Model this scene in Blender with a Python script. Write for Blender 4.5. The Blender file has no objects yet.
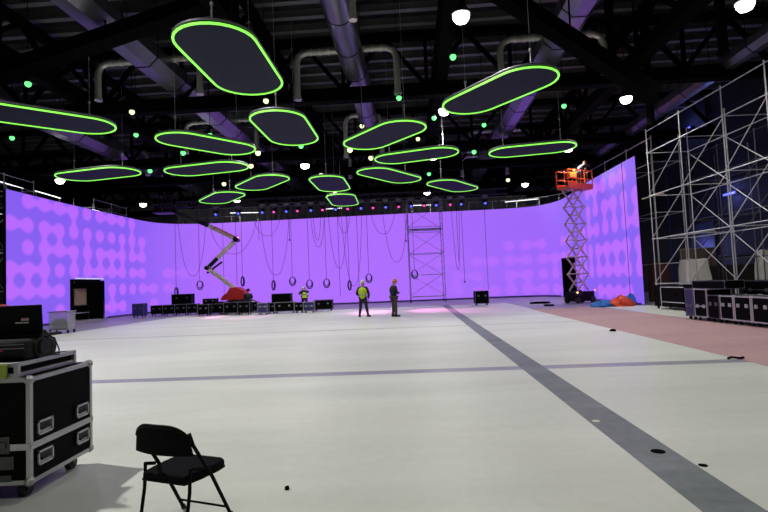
import bpy, math, random
import numpy as np
from mathutils import Vector, Matrix
random.seed(7)
PI = math.pi
SC = bpy.context.scene
COL = SC.collection

# ------------------------------------------------------------------ camera
CAM_H, FOC, TILT, ROLL = 1.6, 512.0, math.atan(27/512), -0.042
cam_d = bpy.data.cameras.new('camera'); cam_d.sensor_width = 36; cam_d.lens = FOC/768*36
cam_d.clip_end = 300
cam = bpy.data.objects.new('camera', cam_d); COL.objects.link(cam)
CM = Matrix.Rotation(PI/2+TILT, 3, 'X') @ Matrix.Rotation(ROLL, 3, 'Z')
cam.matrix_world = Matrix.Translation((0, 0, CAM_H)) @ CM.to_4x4()
SC.camera = cam

def ray(x, y): return CM @ Vector(((x-384)/FOC, -(y-256)/FOC, -1))
def at(x, y, Y):
    "world point seen at photo pixel x, y at distance Y in front of the camera"
    r = ray(x, y); t = Y/r.y
    return Vector((r.x*t, Y, CAM_H+r.z*t))
def atz(x, y, z):
    r = ray(x, y); t = (z-CAM_H)/r.z
    return Vector((r.x*t, r.y*t, z))

# ------------------------------------------------------------------ world, exposure
w = bpy.data.worlds.new('hall_dark'); SC.world = w; w.use_nodes = True
w.node_tree.nodes['Background'].inputs[0].default_value = (.6, .62, .7, 1)
w.node_tree.nodes['Background'].inputs[1].default_value = .012
SC.view_settings.view_transform = 'Standard'; SC.view_settings.look = 'None'
SC.view_settings.gamma = 1; SC.view_settings.use_curve_mapping = False
SC.view_settings.exposure = 0
LAMP_W = 865.0         # every white high bay lamp
WARM = (1.0, .985, .93)

# ------------------------------------------------------------------ materials
MATS = {}
def mat(name, col, rough=.6, metal=0, noise=0, nscale=6, bump=0, emit=None, estr=0, spec=.5, mottle=None, trans=0):
    if name in MATS: return MATS[name]
    m = bpy.data.materials.new(name); m.use_nodes = True
    nt = m.node_tree; N = nt.nodes; L = nt.links; b = N['Principled BSDF']
    b.inputs['Base Color'].default_value = (*col, 1)
    b.inputs['Roughness'].default_value = rough; b.inputs['Metallic'].default_value = metal
    b.inputs['Specular IOR Level'].default_value = spec
    if trans:
        b.inputs['Alpha'].default_value = 1-trans
    if emit:
        b.inputs['Emission Color'].default_value = (*emit, 1); b.inputs['Emission Strength'].default_value = estr
    if noise or bump:
        tc = N.new('ShaderNodeTexCoord'); nz = N.new('ShaderNodeTexNoise'); nz.inputs['Scale'].default_value = nscale
        nz.inputs['Detail'].default_value = 5
        L.new(tc.outputs['Object'], nz.inputs['Vector'])
        if noise:
            mx = N.new('ShaderNodeMix'); mx.data_type = 'RGBA'
            c2 = mottle or tuple(max(0, c*(1-noise)) for c in col)
            mx.inputs[6].default_value = (*col, 1); mx.inputs[7].default_value = (*c2, 1)
            L.new(nz.outputs['Fac'], mx.inputs[0]); L.new(mx.outputs[2], b.inputs['Base Color'])
        if bump:
            bp = N.new('ShaderNodeBump'); bp.inputs['Strength'].default_value = bump; bp.inputs['Distance'].default_value = .02
            L.new(nz.outputs['Fac'], bp.inputs['Height']); L.new(bp.outputs['Normal'], b.inputs['Normal'])
    MATS[name] = m
    return m
M_black = mat('black_paint', (.0028, .0028, .0028), .95, noise=.4, spec=.04)
M_blackm = mat('black_metal', (.012, .012, .013), .45, .3, noise=.3)
M_plast = mat('black_plastic', (.007, .007, .008), .6, noise=.3, spec=.25)
M_case = mat('black_laminate', (.004, .004, .004), .7, noise=.4, nscale=25, bump=.03, spec=.05)
M_alu = mat('aluminium_edge', (.42, .42, .43), .42, .75, noise=.2, nscale=12)
M_alu_dark = mat('worn_aluminium_edge', (.2, .19, .24), .5, .6, noise=.2, nscale=12)
M_galv = mat('galvanised_steel', (.62, .62, .64), .5, .35, noise=.15, nscale=9)
M_duct = mat('duct_sheet_metal', (.24, .24, .275), .33, .9, noise=.25, nscale=3)
M_pipe = mat('branch_duct_metal', (.62, .61, .56), .4, .6, noise=.35, nscale=4)
M_purlin = mat('roof_purlin_paint', (.19, .185, .19), .5, .1, noise=.6, nscale=1.5)
M_roof = mat('dark_roof_deck', (.016, .016, .017), .8, noise=.4, nscale=.5)
M_cable = mat('black_rubber_cable', (.014, .012, .05), .6, noise=.2)
M_rubber = mat('rubber', (.012, .012, .012), .7, noise=.3)
M_skin = mat('skin', (.5, .3, .22), .5, noise=.1)
M_panel = mat('panel_underside', (.017, .019, .040), .75, noise=.1, nscale=2, spec=.2)
M_green = mat('green_led_tube', (.2, .6, .1), .5, emit=(.27, 1.0, .09), estr=1.1)
M_lampw = mat('white_lamp_lens', (.9, .9, .9), .5, emit=(1, .98, .92), estr=14)
M_reflg = mat('green_reflection_glow', (.3, .9, .5), .5, emit=(.12, 1.0, .20), estr=1.9)
M_lampy = mat('yellow_white_lamp_lens', (.9, .9, .6), .5, emit=(.9, 1, .40), estr=2.2)
M_tubew = mat('white_work_light_tube', (.9, .9, .9), .5, emit=(1, 1, 1), estr=2.2)
M_blueL = mat('blue_lens', (.1, .1, .9), .4, emit=(.10, .12, 1.0), estr=1.7)
M_pinkL = mat('pink_lens', (.9, .1, .5), .4, emit=(1.0, .06, .42), estr=1.3)

# ------------------------------------------------------------------ mesh helpers
class MB:
    def __init__(s): s.v = []; s.f = []
    def _add(s, vs, fs):
        o = len(s.v); s.v += [tuple(x) for x in vs]; s.f += [tuple(i+o for i in f) for f in fs]; return s
    def box(s, c, sz, rz=0, R=None):
        hx, hy, hz = sz[0]/2, sz[1]/2, sz[2]/2
        R = R or Matrix.Rotation(rz, 3, 'Z'); c = Vector(c)
        vs = [c + R @ Vector((a*hx, b*hy, d*hz)) for d in (-1, 1) for a, b in ((-1, -1), (1, -1), (1, 1), (-1, 1))]
        return s._add(vs, [(3, 2, 1, 0), (4, 5, 6, 7), (0, 1, 5, 4), (1, 2, 6, 5), (2, 3, 7, 6), (3, 0, 4, 7)])
    def beam(s, p, q, wd, ht):
        p = Vector(p); q = Vector(q); d = q-p; y = d.normalized()
        up = Vector((0, 0, 1)) if abs(y.z) < .95 else Vector((0, 1, 0))
        x = y.cross(up).normalized(); z = x.cross(y)
        return s.box((p+q)/2, (wd, d.length, ht), R=Matrix((x, y, z)).transposed())
    def ring(s, c, x, y, r, n): return [c + x*(r*math.cos(2*PI*k/n)) + y*(r*math.sin(2*PI*k/n)) for k in range(n)]
    def tube(s, p, q, r, r2=None, n=8):
        return s.poly([p, q], [r, r if r2 is None else r2], n)
    def poly(s, pts, r, n=6, closed=False):
        pts = [Vector(p) for p in pts]; m = len(pts)
        rs = r if isinstance(r, (list, tuple)) else [r]*m
        vs = []; fs = []; x = None
        for i, p in enumerate(pts):
            if closed: d = pts[(i+1) % m]-pts[i-1]
            else: d = pts[min(i+1, m-1)]-pts[max(i-1, 0)]
            d = d.normalized()
            if x is None:
                x = d.cross(Vector((0, 0, 1)) if abs(d.z) < .9 else Vector((0, 1, 0))).normalized()
            else:
                x = (x - d*x.dot(d)).normalized()
            y = d.cross(x)
            vs += s.ring(p, x, y, rs[i], n)
        for i in range(m if closed else m-1):
            a = i*n; b = ((i+1) % m)*n
            for k in range(n): fs.append((a+k, a+(k+1) % n, b+(k+1) % n, b+k))
        if not closed: fs += [tuple(reversed(range(n))), tuple(range((m-1)*n, m*n))]
        return s._add(vs, fs)
    def ball(s, c, r, n=10, m=6, sc=(1, 1, 1), R=None):
        c = Vector(c); R = R or Matrix.Identity(3); vs = []; fs = []
        for j in range(1, m):
            t = PI*j/m
            for k in range(n):
                a = 2*PI*k/n
                vs.append(c + R @ Vector((r*sc[0]*math.sin(t)*math.cos(a), r*sc[1]*math.sin(t)*math.sin(a), r*sc[2]*math.cos(t))))
        vs += [c + R @ Vector((0, 0, r*sc[2])), c + R @ Vector((0, 0, -r*sc[2]))]; T = len(vs)-2
        for j in range(m-2):
            for k in range(n): fs.append((j*n+k, (j+1)*n+k, (j+1)*n+(k+1) % n, j*n+(k+1) % n))
        for k in range(n):
            fs.append((T, k, (k+1) % n)); fs.append((T+1, (m-2)*n+(k+1) % n, (m-2)*n+k))
        return s._add(vs, fs)
    def lathe(s, prof, c=(0, 0, 0), n=16, R=None):
        c = Vector(c); R = R or Matrix.Identity(3); vs = []; fs = []
        for r, z in prof:
            for k in range(n):
                a = 2*PI*k/n; vs.append(c + R @ Vector((r*math.cos(a), r*math.sin(a), z)))
        for i in range(len(prof)-1):
            for k in range(n): fs.append((i*n+k, i*n+(k+1) % n, (i+1)*n+(k+1) % n, (i+1)*n+k))
        fs += [tuple(reversed(range(n))), tuple(range((len(prof)-1)*n, len(prof)*n))]
        return s._add(vs, fs)
    def prism(s, poly, z0, z1):
        n = len(poly); vs = [(x, y, z0) for x, y in poly]+[(x, y, z1) for x, y in poly]
        return s._add(vs, [tuple(reversed(range(n))), tuple(range(n, 2*n))]+[(k, (k+1) % n, n+(k+1) % n, n+k) for k in range(n)])

def link(name, mb, m, parent=None, smooth=30, bevel=0):
    me = bpy.data.meshes.new(name); me.from_pydata(mb.v, [], mb.f); me.update()
    o = bpy.data.objects.new(name, me); COL.objects.link(o)
    if m: me.materials.append(m)
    if smooth:
        me.polygons.foreach_set('use_smooth', [True]*len(me.polygons)); me.set_sharp_from_angle(angle=math.radians(smooth))
    if bevel:
        b = o.modifiers.new('bevel', 'BEVEL'); b.width = bevel; b.segments = 2; b.limit_method = 'ANGLE'
    if parent: o.parent = parent
    return o
def link_each(name, mb, m, parent=None, **k):
    "one part per connected piece"
    up = list(range(len(mb.v)))
    def find(i):
        while up[i] != i: up[i] = up[up[i]]; i = up[i]
        return i
    for f in mb.f:
        for j in f[1:]: up[find(j)] = find(f[0])
    groups = {}
    for f in mb.f: groups.setdefault(find(f[0]), []).append(f)
    for fs in groups.values():
        ids = sorted({i for f in fs for i in f}); mp = {i: n for n, i in enumerate(ids)}
        q = MB(); q._add([mb.v[i] for i in ids], [tuple(mp[i] for i in f) for f in fs]); link(name, q, m, parent, **k)
def tag(o, label, cat, group=None, kind=None):
    o['label'] = label; o['category'] = cat
    if group: o['group'] = group
    if kind: o['kind'] = kind
    return o
def thing(name, label, cat, loc=(0, 0, 0), rz=0, group=None):
    o = bpy.data.objects.new(name, None); COL.objects.link(o); o.empty_display_size = .1
    o.location = loc; o.rotation_euler = (0, 0, rz)
    return tag(o, label, cat, group)
def solid(name, mb, m, label, cat, group=None, loc=None, rz=0, **k):
    o = link(name, mb, m, None, **k)
    if loc is not None: o.location = loc; o.rotation_euler = (0, 0, rz)
    return tag(o, label, cat, group)
def struct(name, mb, m, parent=None, **k):
    o = link(name, mb, m, parent, **k)
    if not parent: o['kind'] = 'structure'
    return o
def copy_tree(o, parent=None):
    c = o.copy(); COL.objects.link(c); c.parent = parent
    for ch in list(o.children): copy_tree(ch, c)
    return c

# the hall's floor grid runs three degrees off the camera's direction
GA = .0535
def gx(x0, y): return x0+GA*y            # a line running away from the camera
def gy(y0, x): return y0-GA*x            # a line running across

# ------------------------------------------------------------------ floor
FX0, FX1, FY0, FY1 = -32, 24, -6, 58
def floor_mat(name, base, dark, rough, sc, wr=.12):
    m = bpy.data.materials.new(name); m.use_nodes = True; nt = m.node_tree; N = nt.nodes; L = nt.links
    b = N['Principled BSDF']; b.inputs['Roughness'].default_value = rough; b.inputs['Specular IOR Level'].default_value = .25
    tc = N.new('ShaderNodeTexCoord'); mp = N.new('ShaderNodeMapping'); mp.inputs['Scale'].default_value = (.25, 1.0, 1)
    nz = N.new('ShaderNodeTexNoise'); nz.inputs['Scale'].default_value = sc; nz.inputs['Detail'].default_value = 6; nz.inputs['Roughness'].default_value = .6
    n2 = N.new('ShaderNodeTexNoise'); n2.inputs['Scale'].default_value = 9; n2.inputs['Detail'].default_value = 3
    L.new(tc.outputs['Object'], mp.inputs[0]); L.new(mp.outputs[0], nz.inputs['Vector']); L.new(tc.outputs['Object'], n2.inputs['Vector'])
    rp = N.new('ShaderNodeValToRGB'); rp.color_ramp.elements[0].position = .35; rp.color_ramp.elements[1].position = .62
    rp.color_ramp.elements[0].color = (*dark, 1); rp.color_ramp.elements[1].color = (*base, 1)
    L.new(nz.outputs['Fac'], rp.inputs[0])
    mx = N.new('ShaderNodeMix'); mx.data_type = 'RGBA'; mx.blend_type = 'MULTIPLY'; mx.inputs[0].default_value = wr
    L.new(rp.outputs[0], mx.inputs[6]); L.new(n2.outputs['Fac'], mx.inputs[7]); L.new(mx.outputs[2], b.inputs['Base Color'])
    return m
M_conc = floor_mat('grey_concrete_floor', (.36, .35, .40), (.30, .29, .34), .4, .8)
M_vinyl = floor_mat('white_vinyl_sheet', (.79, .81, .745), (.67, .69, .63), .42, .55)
M_strip = floor_mat('bare_blue_grey_strip', (.27, .30, .32), (.17, .20, .205), .45, 1.3, .45)
M_pinkc = floor_mat('pink_carpet', (.62, .385, .41), (.54, .335, .36), .8, .6, .25)
struct('floor', MB().box(((FX0+FX1)/2, (FY0+FY1)/2, -.1), (FX1-FX0, FY1-FY0, .2)), M_conc)
def sheet(name, quad, z0, z1, m): return struct(name, MB().prism(quad, z0, z1), m, smooth=0)
def quad(xa, xb, ya, yb):
    return [(gx(xa, ya)-0, gy(ya, xa)), (gx(xb, ya), gy(ya, xb)), (gx(xb, yb), gy(yb, xb)), (gx(xa, yb), gy(yb, xa))]
ZV = .004
# white sheets with the bare strips left between them: the strip edges are at 1.84 / 2.25 and the cross strip at 9.06 / 9.47
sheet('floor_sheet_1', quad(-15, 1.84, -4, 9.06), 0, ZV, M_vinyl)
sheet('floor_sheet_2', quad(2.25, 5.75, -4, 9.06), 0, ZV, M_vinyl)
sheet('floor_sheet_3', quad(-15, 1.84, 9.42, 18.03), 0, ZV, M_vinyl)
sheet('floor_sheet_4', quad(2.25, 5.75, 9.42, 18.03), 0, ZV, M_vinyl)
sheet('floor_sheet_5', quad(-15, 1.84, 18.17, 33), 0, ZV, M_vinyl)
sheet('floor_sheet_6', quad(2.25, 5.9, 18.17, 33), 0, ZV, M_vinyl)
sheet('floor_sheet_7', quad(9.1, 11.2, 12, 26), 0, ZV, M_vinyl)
sheet('trim_1', quad(1.84, 2.25, -4, 33), 0, .002, M_strip)
M_strip2 = floor_mat('pale_blue_grey_strip', (.42, .42, .48), (.34, .34, .39), .35, 1.6, .3)
sheet('trim_2', quad(-15, 1.84, 9.06, 9.42), 0, .002, M_strip2)
sheet('trim_3', quad(2.25, 5.5, 9.06, 9.42), 0, .002, M_strip2)
tag(link('carpet_strip', MB().prism([(5.35, -4), (9.9, -4), (10.1, 25.2), (7.15, 25.6)], 0, .010), M_pinkc, smooth=0),
    'long dusty pink carpet laid on the floor at the right', 'carpet')

# ------------------------------------------------------------------ hall shell
M_wallb = mat('grey_corrugated_wall', (.5, .5, .5), .7, noise=.2, nscale=.7)
M_walln = mat('navy_wall', (.028, .028, .052), .8, noise=.3, nscale=.6)
M_walld = mat('dark_wall', (.02, .02, .022), .8, noise=.3, nscale=.6)
wb = MB().box((-4, 57.9, 6.5), (56, .2, 13))
for k in range(138): wb.box((-31.5+k*.4, 57.75, 6.5), (.14, .1, 13))
struct('wall_back', wb, M_wallb, smooth=0)
struct('wall_left', MB().box((-31.9, 26, 6.5), (.2, 64, 13)), M_walld, smooth=0)
wr = MB().box((20.9, 26, 6.5), (.2, 64, 13))
for k in range(13): wr.box((20.72, -3+k*5, 6.5), (.16, .3, 13))
for k in range(5): wr.box((20.75, 26, 2.4+k*2.2), (.1, 63, .12))
struct('wall_right', wr, M_walln, smooth=0)
struct('wall_front', MB().box((-4, -5.9, 6.5), (56, .2, 13)), M_walld, smooth=0)
M_drape = mat('grey_drape', (.36, .36, .37), .9, noise=.3, nscale=2)
dv = []; df = []
for k in range(361):
    x = -19+k*.09; y = 47+.10*math.sin(k*1.05)+.04*math.sin(k*.37)
    dv += [(x, y, 0), (x, y, 9.1)]
for k in range(360): df.append((2*k, 2*k+2, 2*k+3, 2*k+1))
o_ = solid('backdrop_curtain', MB()._add(dv, df), M_drape, 'tall grey pleated curtain showing as a band above the back screen', 'curtain')
sm_ = o_.modifiers.new('solid', 'SOLIDIFY'); sm_.thickness = .02
link('curtain_rail', MB().tube((-19, 47, 9.12), (13.4, 47, 9.12), .04), M_galv, o_)
ceil_ = struct('ceiling', MB().box((-4, 26, 13.1), (56, 64, .2)), M_roof, smooth=0)
for k in range(34):
    y = 13.2+k*1.12
    link('purlin', MB().box((-5, gy(y, -5), 12.55), (51, .12, .30), -GA).box((-5, gy(y, -5), 12.40), (51, .26, .035), -GA), M_purlin, ceil_, smooth=0)

# ------------------------------------------------------------------ roof girders (black lattice beams)
def girder_mesh(L, top, n):
    g = MB()
    g.box((0, 0, .28), (L, .5, .56)); g.box((0, 0, top), (L, .35, .3))
    for k in range(n):
        x0 = -L/2+k*L/n; x1 = x0+L/n; xm = (x0+x1)/2
        g.beam((x0, 0, .5), (xm, 0, top), .16, .16); g.beam((xm, 0, top), (x1, 0, .5), .16, .16); g.beam((x0, 0, .4), (x0, 0, top), .14, .14)
    return g
words_g = ['nearest', 'second nearest', 'middle', 'second farthest', 'farthest']
for k, y in enumerate((21.6, 31.2, 36.4, 44.5, 51)):
    solid('roof_girder', girder_mesh(50, 2.7, 14), M_black, f'black lattice roof girder across the hall, {words_g[k]} of the five from the camera',
          'girder', 'cross girders under the roof', loc=(-5, gy(y, -5), 9.45), rz=-GA, smooth=0)
for x, t in ((-14.3, 'left of the big left duct'), (-5.6, 'between the left and the middle duct'), (1.6, 'just right of the middle round duct'), (9.6, 'right of the right duct')):
    solid('roof_girder', girder_mesh(42, 1.9, 12), M_black, f'black lattice roof girder running away down the hall, {t}', 'girder', 'lengthwise girders under the roof',
          loc=(gx(x, 34.5), 34.5, 10.05), rz=PI/2-GA, smooth=0)
def rig_beam(p, q, label):
    c = (Vector(p)+Vector(q))/2
    t = thing('raking_beam', label, 'beam', c)
    p = Vector(p)-c; q = Vector(q)-c
    link('beam_web', MB().beam(p, q, .5, .42), M_black, t, smooth=0)
    link('beam_flange', MB().beam(p+Vector((0, 0, -.23)), q+Vector((0, 0, -.23)), .62, .05), M_black, t, smooth=0)
    h = MB()
    for f in (.1, .5, .9):
        a = p.lerp(q, f); h.tube(a, (a.x, a.y, 12.9-c.z), .03)
    link_each('hanger', h, M_black, t)
rig_beam(at(-25, 82, 15.9), at(235, -8, 15.9), 'thick black raking beam crossing under the left duct')
rig_beam(at(488, -15, 15.2), at(655, 95, 15.2), 'thick black raking beam crossing under the right duct')

# ------------------------------------------------------------------ ducts
def duct(xg, z, r, y0, y1, n, label, sx=1):
    t = thing('air_duct', label, 'duct', (gx(xg, y0), y0, z), -GA)
    L = (y1-y0)/math.cos(GA); d = MB(); j = MB()
    ofs = PI/n
    def ring(y): return [Vector((sx*r*math.cos(2*PI*k/n+ofs), y, r*math.sin(2*PI*k/n+ofs))) for k in range(n)]
    vs = ring(0)+ring(L); d._add(vs, [(k, n+k, n+(k+1) % n, (k+1) % n) for k in range(n)]+[tuple(range(n)), tuple(reversed(range(n, 2*n)))])
    link('duct_body', d, M_duct, t, smooth=50 if n > 10 else 20)
    y = 1.2; k = 0
    while y < L:
        j2 = MB(); a = [v*1.0 for v in ring(0)]
        vs = [Vector((v.x*1.03, y-.03, v.z*1.03)) for v in a]+[Vector((v.x*1.03, y+.03, v.z*1.03)) for v in a]
        j2._add(vs, [(q, n+q, n+(q+1) % n, (q+1) % n) for q in range(n)]+[tuple(range(n)), tuple(reversed(range(n, 2*n)))])
        link('duct_joint', j2, M_blackm, t, smooth=0)
        for s in (-1, 1): j.tube((s*r*sx*.95, y, 0), (s*r*sx*.95, y, 12.9-z), .015, n=5)
        y += 2.4
    link_each('hanger_rod', j, M_blackm, t)
    return t
duct(-9.85, 10.7, .60, 13, 46, 8, 'large faceted grey ventilation duct high on the left', 1.05)
duct(-2.05, 10.7, .50, 13, 46, 24, 'large round grey ventilation duct above the middle of the hall')
duct(5.95, 10.7, .58, 13, 46, 8, 'large faceted duct on the right, tinged purple by the screen', 1.05)
duct(-18.4, 10.7, .62, 22, 46, 8, 'large faceted duct at far left, seen behind the leftmost oval lights', 1.05)
duct(13.4, 10.1, .38, 13, 46, 8, 'long duct running along the right side wall above the scaffold')

def branch(cx, y, half, drop, label, r=.125, z=10.95):
    x = gx(cx+.35, y); t = thing('branch_duct', label, 'duct', (x, y, z), -GA)
    q = half
    pts = [(-q, 0, -drop)]+[(-q, 0, -.4), (-q+.12, 0, -.12), (-q+.4, 0, 0)]+[(q-.4, 0, 0), (q-.12, 0, -.12), (q, 0, -.4), (q, 0, -drop)]
    link('pipe', MB().poly(pts, r, 10), M_pipe, t, smooth=40)
    c = MB()
    for s in (-1, 1):
        c.tube((s*q, 0, -drop-.12), (s*q, 0, -drop), r*1.25, n=10)
    link_each('collar', c, M_pipe, t)
    c = MB()
    for k in range(9):
        xx = -q+.6+(2*q-1.2)*k/8; c.tube((xx-.03, 0, 0), (xx+.03, 0, 0), r*1.15, n=10)
    link_each('clamp_band', c, M_galv, t)
for cx, y, h, d, l in ((-10.6, 20.2, 2.1, 1.4, 'arched branch duct crossing over the large left duct, nearest of its row'),
                       (-2.6, 20.0, 2.0, 1.8, 'bright arched branch duct crossing the middle round duct, nearest of its row'),
                       (5.5, 19.6, 2.0, 1.5, 'arched branch duct crossing the right duct, nearest of its row'),
                       (-10.6, 28.0, 2.0, 1.6, 'arched branch duct over the left duct, behind the nearest one'),
                       (-2.7, 28.0, 1.0, 2.2, 'narrow arched branch duct on the middle duct, behind the nearest one'),
                       (5.5, 32.0, 1.9, 1.2, 'arched branch duct over the purple tinged right duct, above the rightmost oval light'),
                       (-18.6, 33.5, 1.1, 1.5, 'arched branch duct above the small oval light at far left'),
                       (-2.7, 36.5, 1.8, 1.6, 'arched branch duct far back over the middle duct'),
                       (5.5, 38.5, 1.7, 1.4, 'arched branch duct far back near the end of the right duct')):
    branch(cx, y, h, d, l)
# drop pipes on the right
for x, y, Y, l in ((612, 60, 20, 'dark vertical vent drop hanging at the upper right'), (650, 110, 22.5, 'dark vent drop over the near end of the right wall duct'),
                   (722, 35, 17, 'dark vent drop in the upper right corner'), (352, -4, 13.5, 'short pale vertical pipe stub beside the middle duct')):
    p = at(x, y, Y); r = .16 if x != 352 else .09
    t = thing('vent_drop', l, 'vent', p)
    link('pipe', MB().tube((0, 0, -.6), (0, 0, 12.9-p.z), r, n=12), M_pipe if x == 352 else M_black, t)
    link('flange', MB().tube((0, 0, -.68), (0, 0, -.6), r*1.3, n=12), M_pipe if x == 352 else M_black, t)

# ------------------------------------------------------------------ oval light panels
def stadium(L, W, n=14):
    r = W/2; h = L/2-r; out = []
    for s in (1, -1):
        for k in range(n+1):
            t = -PI/2+PI*k/n; out.append((s*(h+r*math.cos(t)), s*r*math.sin(t)))
    return out
PANELS = [(-11.1, 16.3, 40, 4.7, 'wide oval ceiling light cut off by the left edge of the picture'),
 (-3.68, 12.94, 87, 4.23, 'largest and nearest oval ceiling light, black underside with a green rim'),
 (-3.41, 18.62, 87, 4.22, 'green rimmed oval ceiling light just behind the largest one'),
 (.16, 19.99, 127, 4.15, 'green rimmed oval ceiling light slanting up to the right at mid ceiling'),
 (3.75, 15.78, 124.5, 4.14, 'large green rimmed oval ceiling light at the upper right'),
 (-6.82, 20.11, 47, 3.99, 'green rimmed oval light left of centre, upper of the two lying flat there'),
 (-8.33, 24.24, 165, 4.2, 'green rimmed oval light left of centre, lower of the two lying flat there'),
 (-13.6, 24.4, 165, 4.3, 'green rimmed oval light over the left side of the purple screen'),
 (-6.59, 28.04, 127, 4.4, 'small green rimmed oval light slanting up right, left of the bright lamp in the middle'),
 (-10.13, 32.18, 127, 4.5, 'small far oval light above the folded lift boom'),
 (-2.9, 29.2, 87, 4.6, 'small six-cornered looking oval light right of the bright lamp, farther but one'),
 (-2.66, 35.03, 89, 5.0, 'farthest and smallest oval light, just over the row of stage lights'),
 (.52, 27.6, 54.6, 4.65, 'oval light right of centre, its right end sloping down'),
 (1.67, 23.4, 159, 3.95, 'long flat oval light right of centre with a lamp under its rim'),
 (4.45, 31.4, 55, 4.55, 'small far oval light right of centre partly hidden by a dark post'),
 (6.97, 23.18, 167, 3.85, 'rightmost oval light, long and flat, a bright lamp at its right end')]
PZ = 7.4
for x, y, a, L, l in PANELS:
    t = thing('oval_ceiling_light', l, 'ceiling light', (x, y, PZ), math.radians(a), 'green rimmed oval ceiling lights')
    W = 1.9
    link('panel', MB().prism(stadium(L-.08, W-.08), .0, .12), M_panel, t)
    o = [(px, py, .0) for px, py in stadium(L, W)]
    link('led_rim', MB().poly(o, .031, 8, closed=True), M_green, t, smooth=60)
    link('rim_channel', MB().poly([(p[0], p[1], .09) for p in o], .03, 6, closed=True), M_alu_dark, t, smooth=60)
    for sx in (-1, 1):
        for sy in (0, ):
            wv = MB().tube((sx*L*.33, sy, .1), (sx*L*.33, sy, .8), .020, n=6).tube((sx*L*.33, sy, .8), (sx*L*.33, sy, 12.2-PZ), .006, n=5).box((sx*L*.33, sy, .83), (.07, .06, .07))
            link('suspension_rod', wv, M_galv, t)

# ------------------------------------------------------------------ lamps
def high_bay(p, label, power=LAMP_W, r=.21, rad=.35, visible=True, aim=None):
    t = thing('high_bay_lamp', label, 'lamp', p, 0, 'white high bay lamps')
    link('housing', MB().lathe([(.05, .48), (.14, .46), (.15, .3), (.17, .24), (r+.05, .02), (r+.05, 0)], n=18), M_blackm, t)
    link('lens', MB().lathe([(r*.3, -.24), (r*.7, -.2), (r*.95, -.1), (r, 0), (r, .01)], n=18), M_lampw, t, smooth=60)
    link('hanging_rod', MB().tube((0, 0, .46), (0, 0, 13.0-p[2]), .02, n=6), M_blackm, t)
    ld = bpy.data.lights.new('lamp_light', 'SPOT'); ld.energy = power; ld.color = WARM; ld.spot_size = math.radians(158); ld.spot_blend = .7; ld.shadow_soft_size = rad
    lo = bpy.data.objects.new('lamp_light', ld); COL.objects.link(lo); lo.parent = t; lo.location = (0, 0, -.30)
HBZ = 9.15
HB = [(461, 15, 'brightest white high bay lamp, at the top right of centre'), (745, 3, 'white high bay lamp at the top right corner'),
      (626, 98, 'white high bay lamp above the near end of the scaffold'), (444, 110, 'white high bay lamp at the left tip of the large upper right oval'),
      (305, 165, 'white high bay lamp in the middle over the centre of the screen'), (568, 148, 'white high bay lamp at the right end of the rightmost oval'),
      (60, 180, 'white high bay lamp below the small oval at far left'), (143, 204, 'white high bay lamp low over the left screen corner'),
      (525, 184, 'white high bay lamp far back left of the scissor lift'), (232, 40, 'white high bay lamp hidden above the largest oval'),
      (283, 127, 'white high bay lamp hidden behind the second largest oval'), (60, 118, 'white high bay lamp hidden by the cut-off oval at left'),
      (205, 169, 'white high bay lamp behind the flat ovals left of centre'), (433, 156, 'white high bay lamp at the rim of the long flat oval right of centre'),
      (427, 192, 'white high bay lamp beside the small far oval right of centre'), (237, 199.5, 'white high bay lamp at the rim of the small far oval left of centre')]
HB = [(tuple(atz(x, y, HBZ)), l) for x, y, l in HB]
for p, l in HB: high_bay(p, l, LAMP_W*(.6 if p[1] < 18 else .95 if p[1] < 23 else 1.25 if p[1] < 38 else .7), r=.27 if p[1] > 30 else .24)
# lamps over the camera, outside the picture, plus one fill lamp added at right
for p, pw in (((-8.6, 7.2, 10.6), 4.2), ((2.8, 7.2, 10), .55), ((11.5, 7, 10), .7), ((-3, -1.5, 10), .3), ((6, -1.5, 10), .5), ((17.6, 21, 9.2), .3)):
    high_bay(p, 'white high bay lamp above and behind the camera, outside the picture' if p[0] < 17 else 'added white fill lamp beyond the right picture edge over the scaffold', LAMP_W*pw, rad=.16)

def small_lamp(x, y, m, z, label, r, grp):
    p = atz(x, y, z)
    t = thing('pendant_lamp', label, 'lamp', p, 0, grp)
    link('lens', MB().ball((0, 0, 0), r, 12, 8), m, t, smooth=60)
    link('lamp_cap', MB().lathe([(r*.9, r*.55), (r*.7, r*1.3), (.03, r*1.5)], n=12), M_blackm, t)
    link('cord', MB().tube((0, 0, r*1.4), (0, 0, 13.0-p.z), .012, n=5), M_black, t)
for x, y, l in ((28, 84, 'at upper left above the cut-off oval'), (12, 138, 'below the cut-off oval at the left edge'), (136, 135, 'between the cut-off oval and the next oval'),
                (183, 153, 'between the two flat ovals left of centre'), (150, 171, 'at the left tip of the lower flat oval'), (210, 135, 'on the rim of the upper flat oval'),
                (301, 146, 'under the second largest oval'), (453, 57, 'below the brightest lamp'), (399, 98, 'over the right end of the mid-ceiling oval'),
                (434, 118, 'left of the large upper right oval, close by the bright lamp'), (484, 125, 'beneath the large upper right oval'), (474, 152, 'left of the rightmost oval'),
                (564, 106, 'right of the large upper right oval'), (429, 174, 'beside the small far oval right of centre')):
    small_lamp(x, y, M_reflg, 8.9, 'small green reflection built as a lamp '+l, .105 if y < 140 else .13, 'small green reflections built as lamps')  # green spots taken for reflections of the ovals, built as glowing lamps
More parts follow.
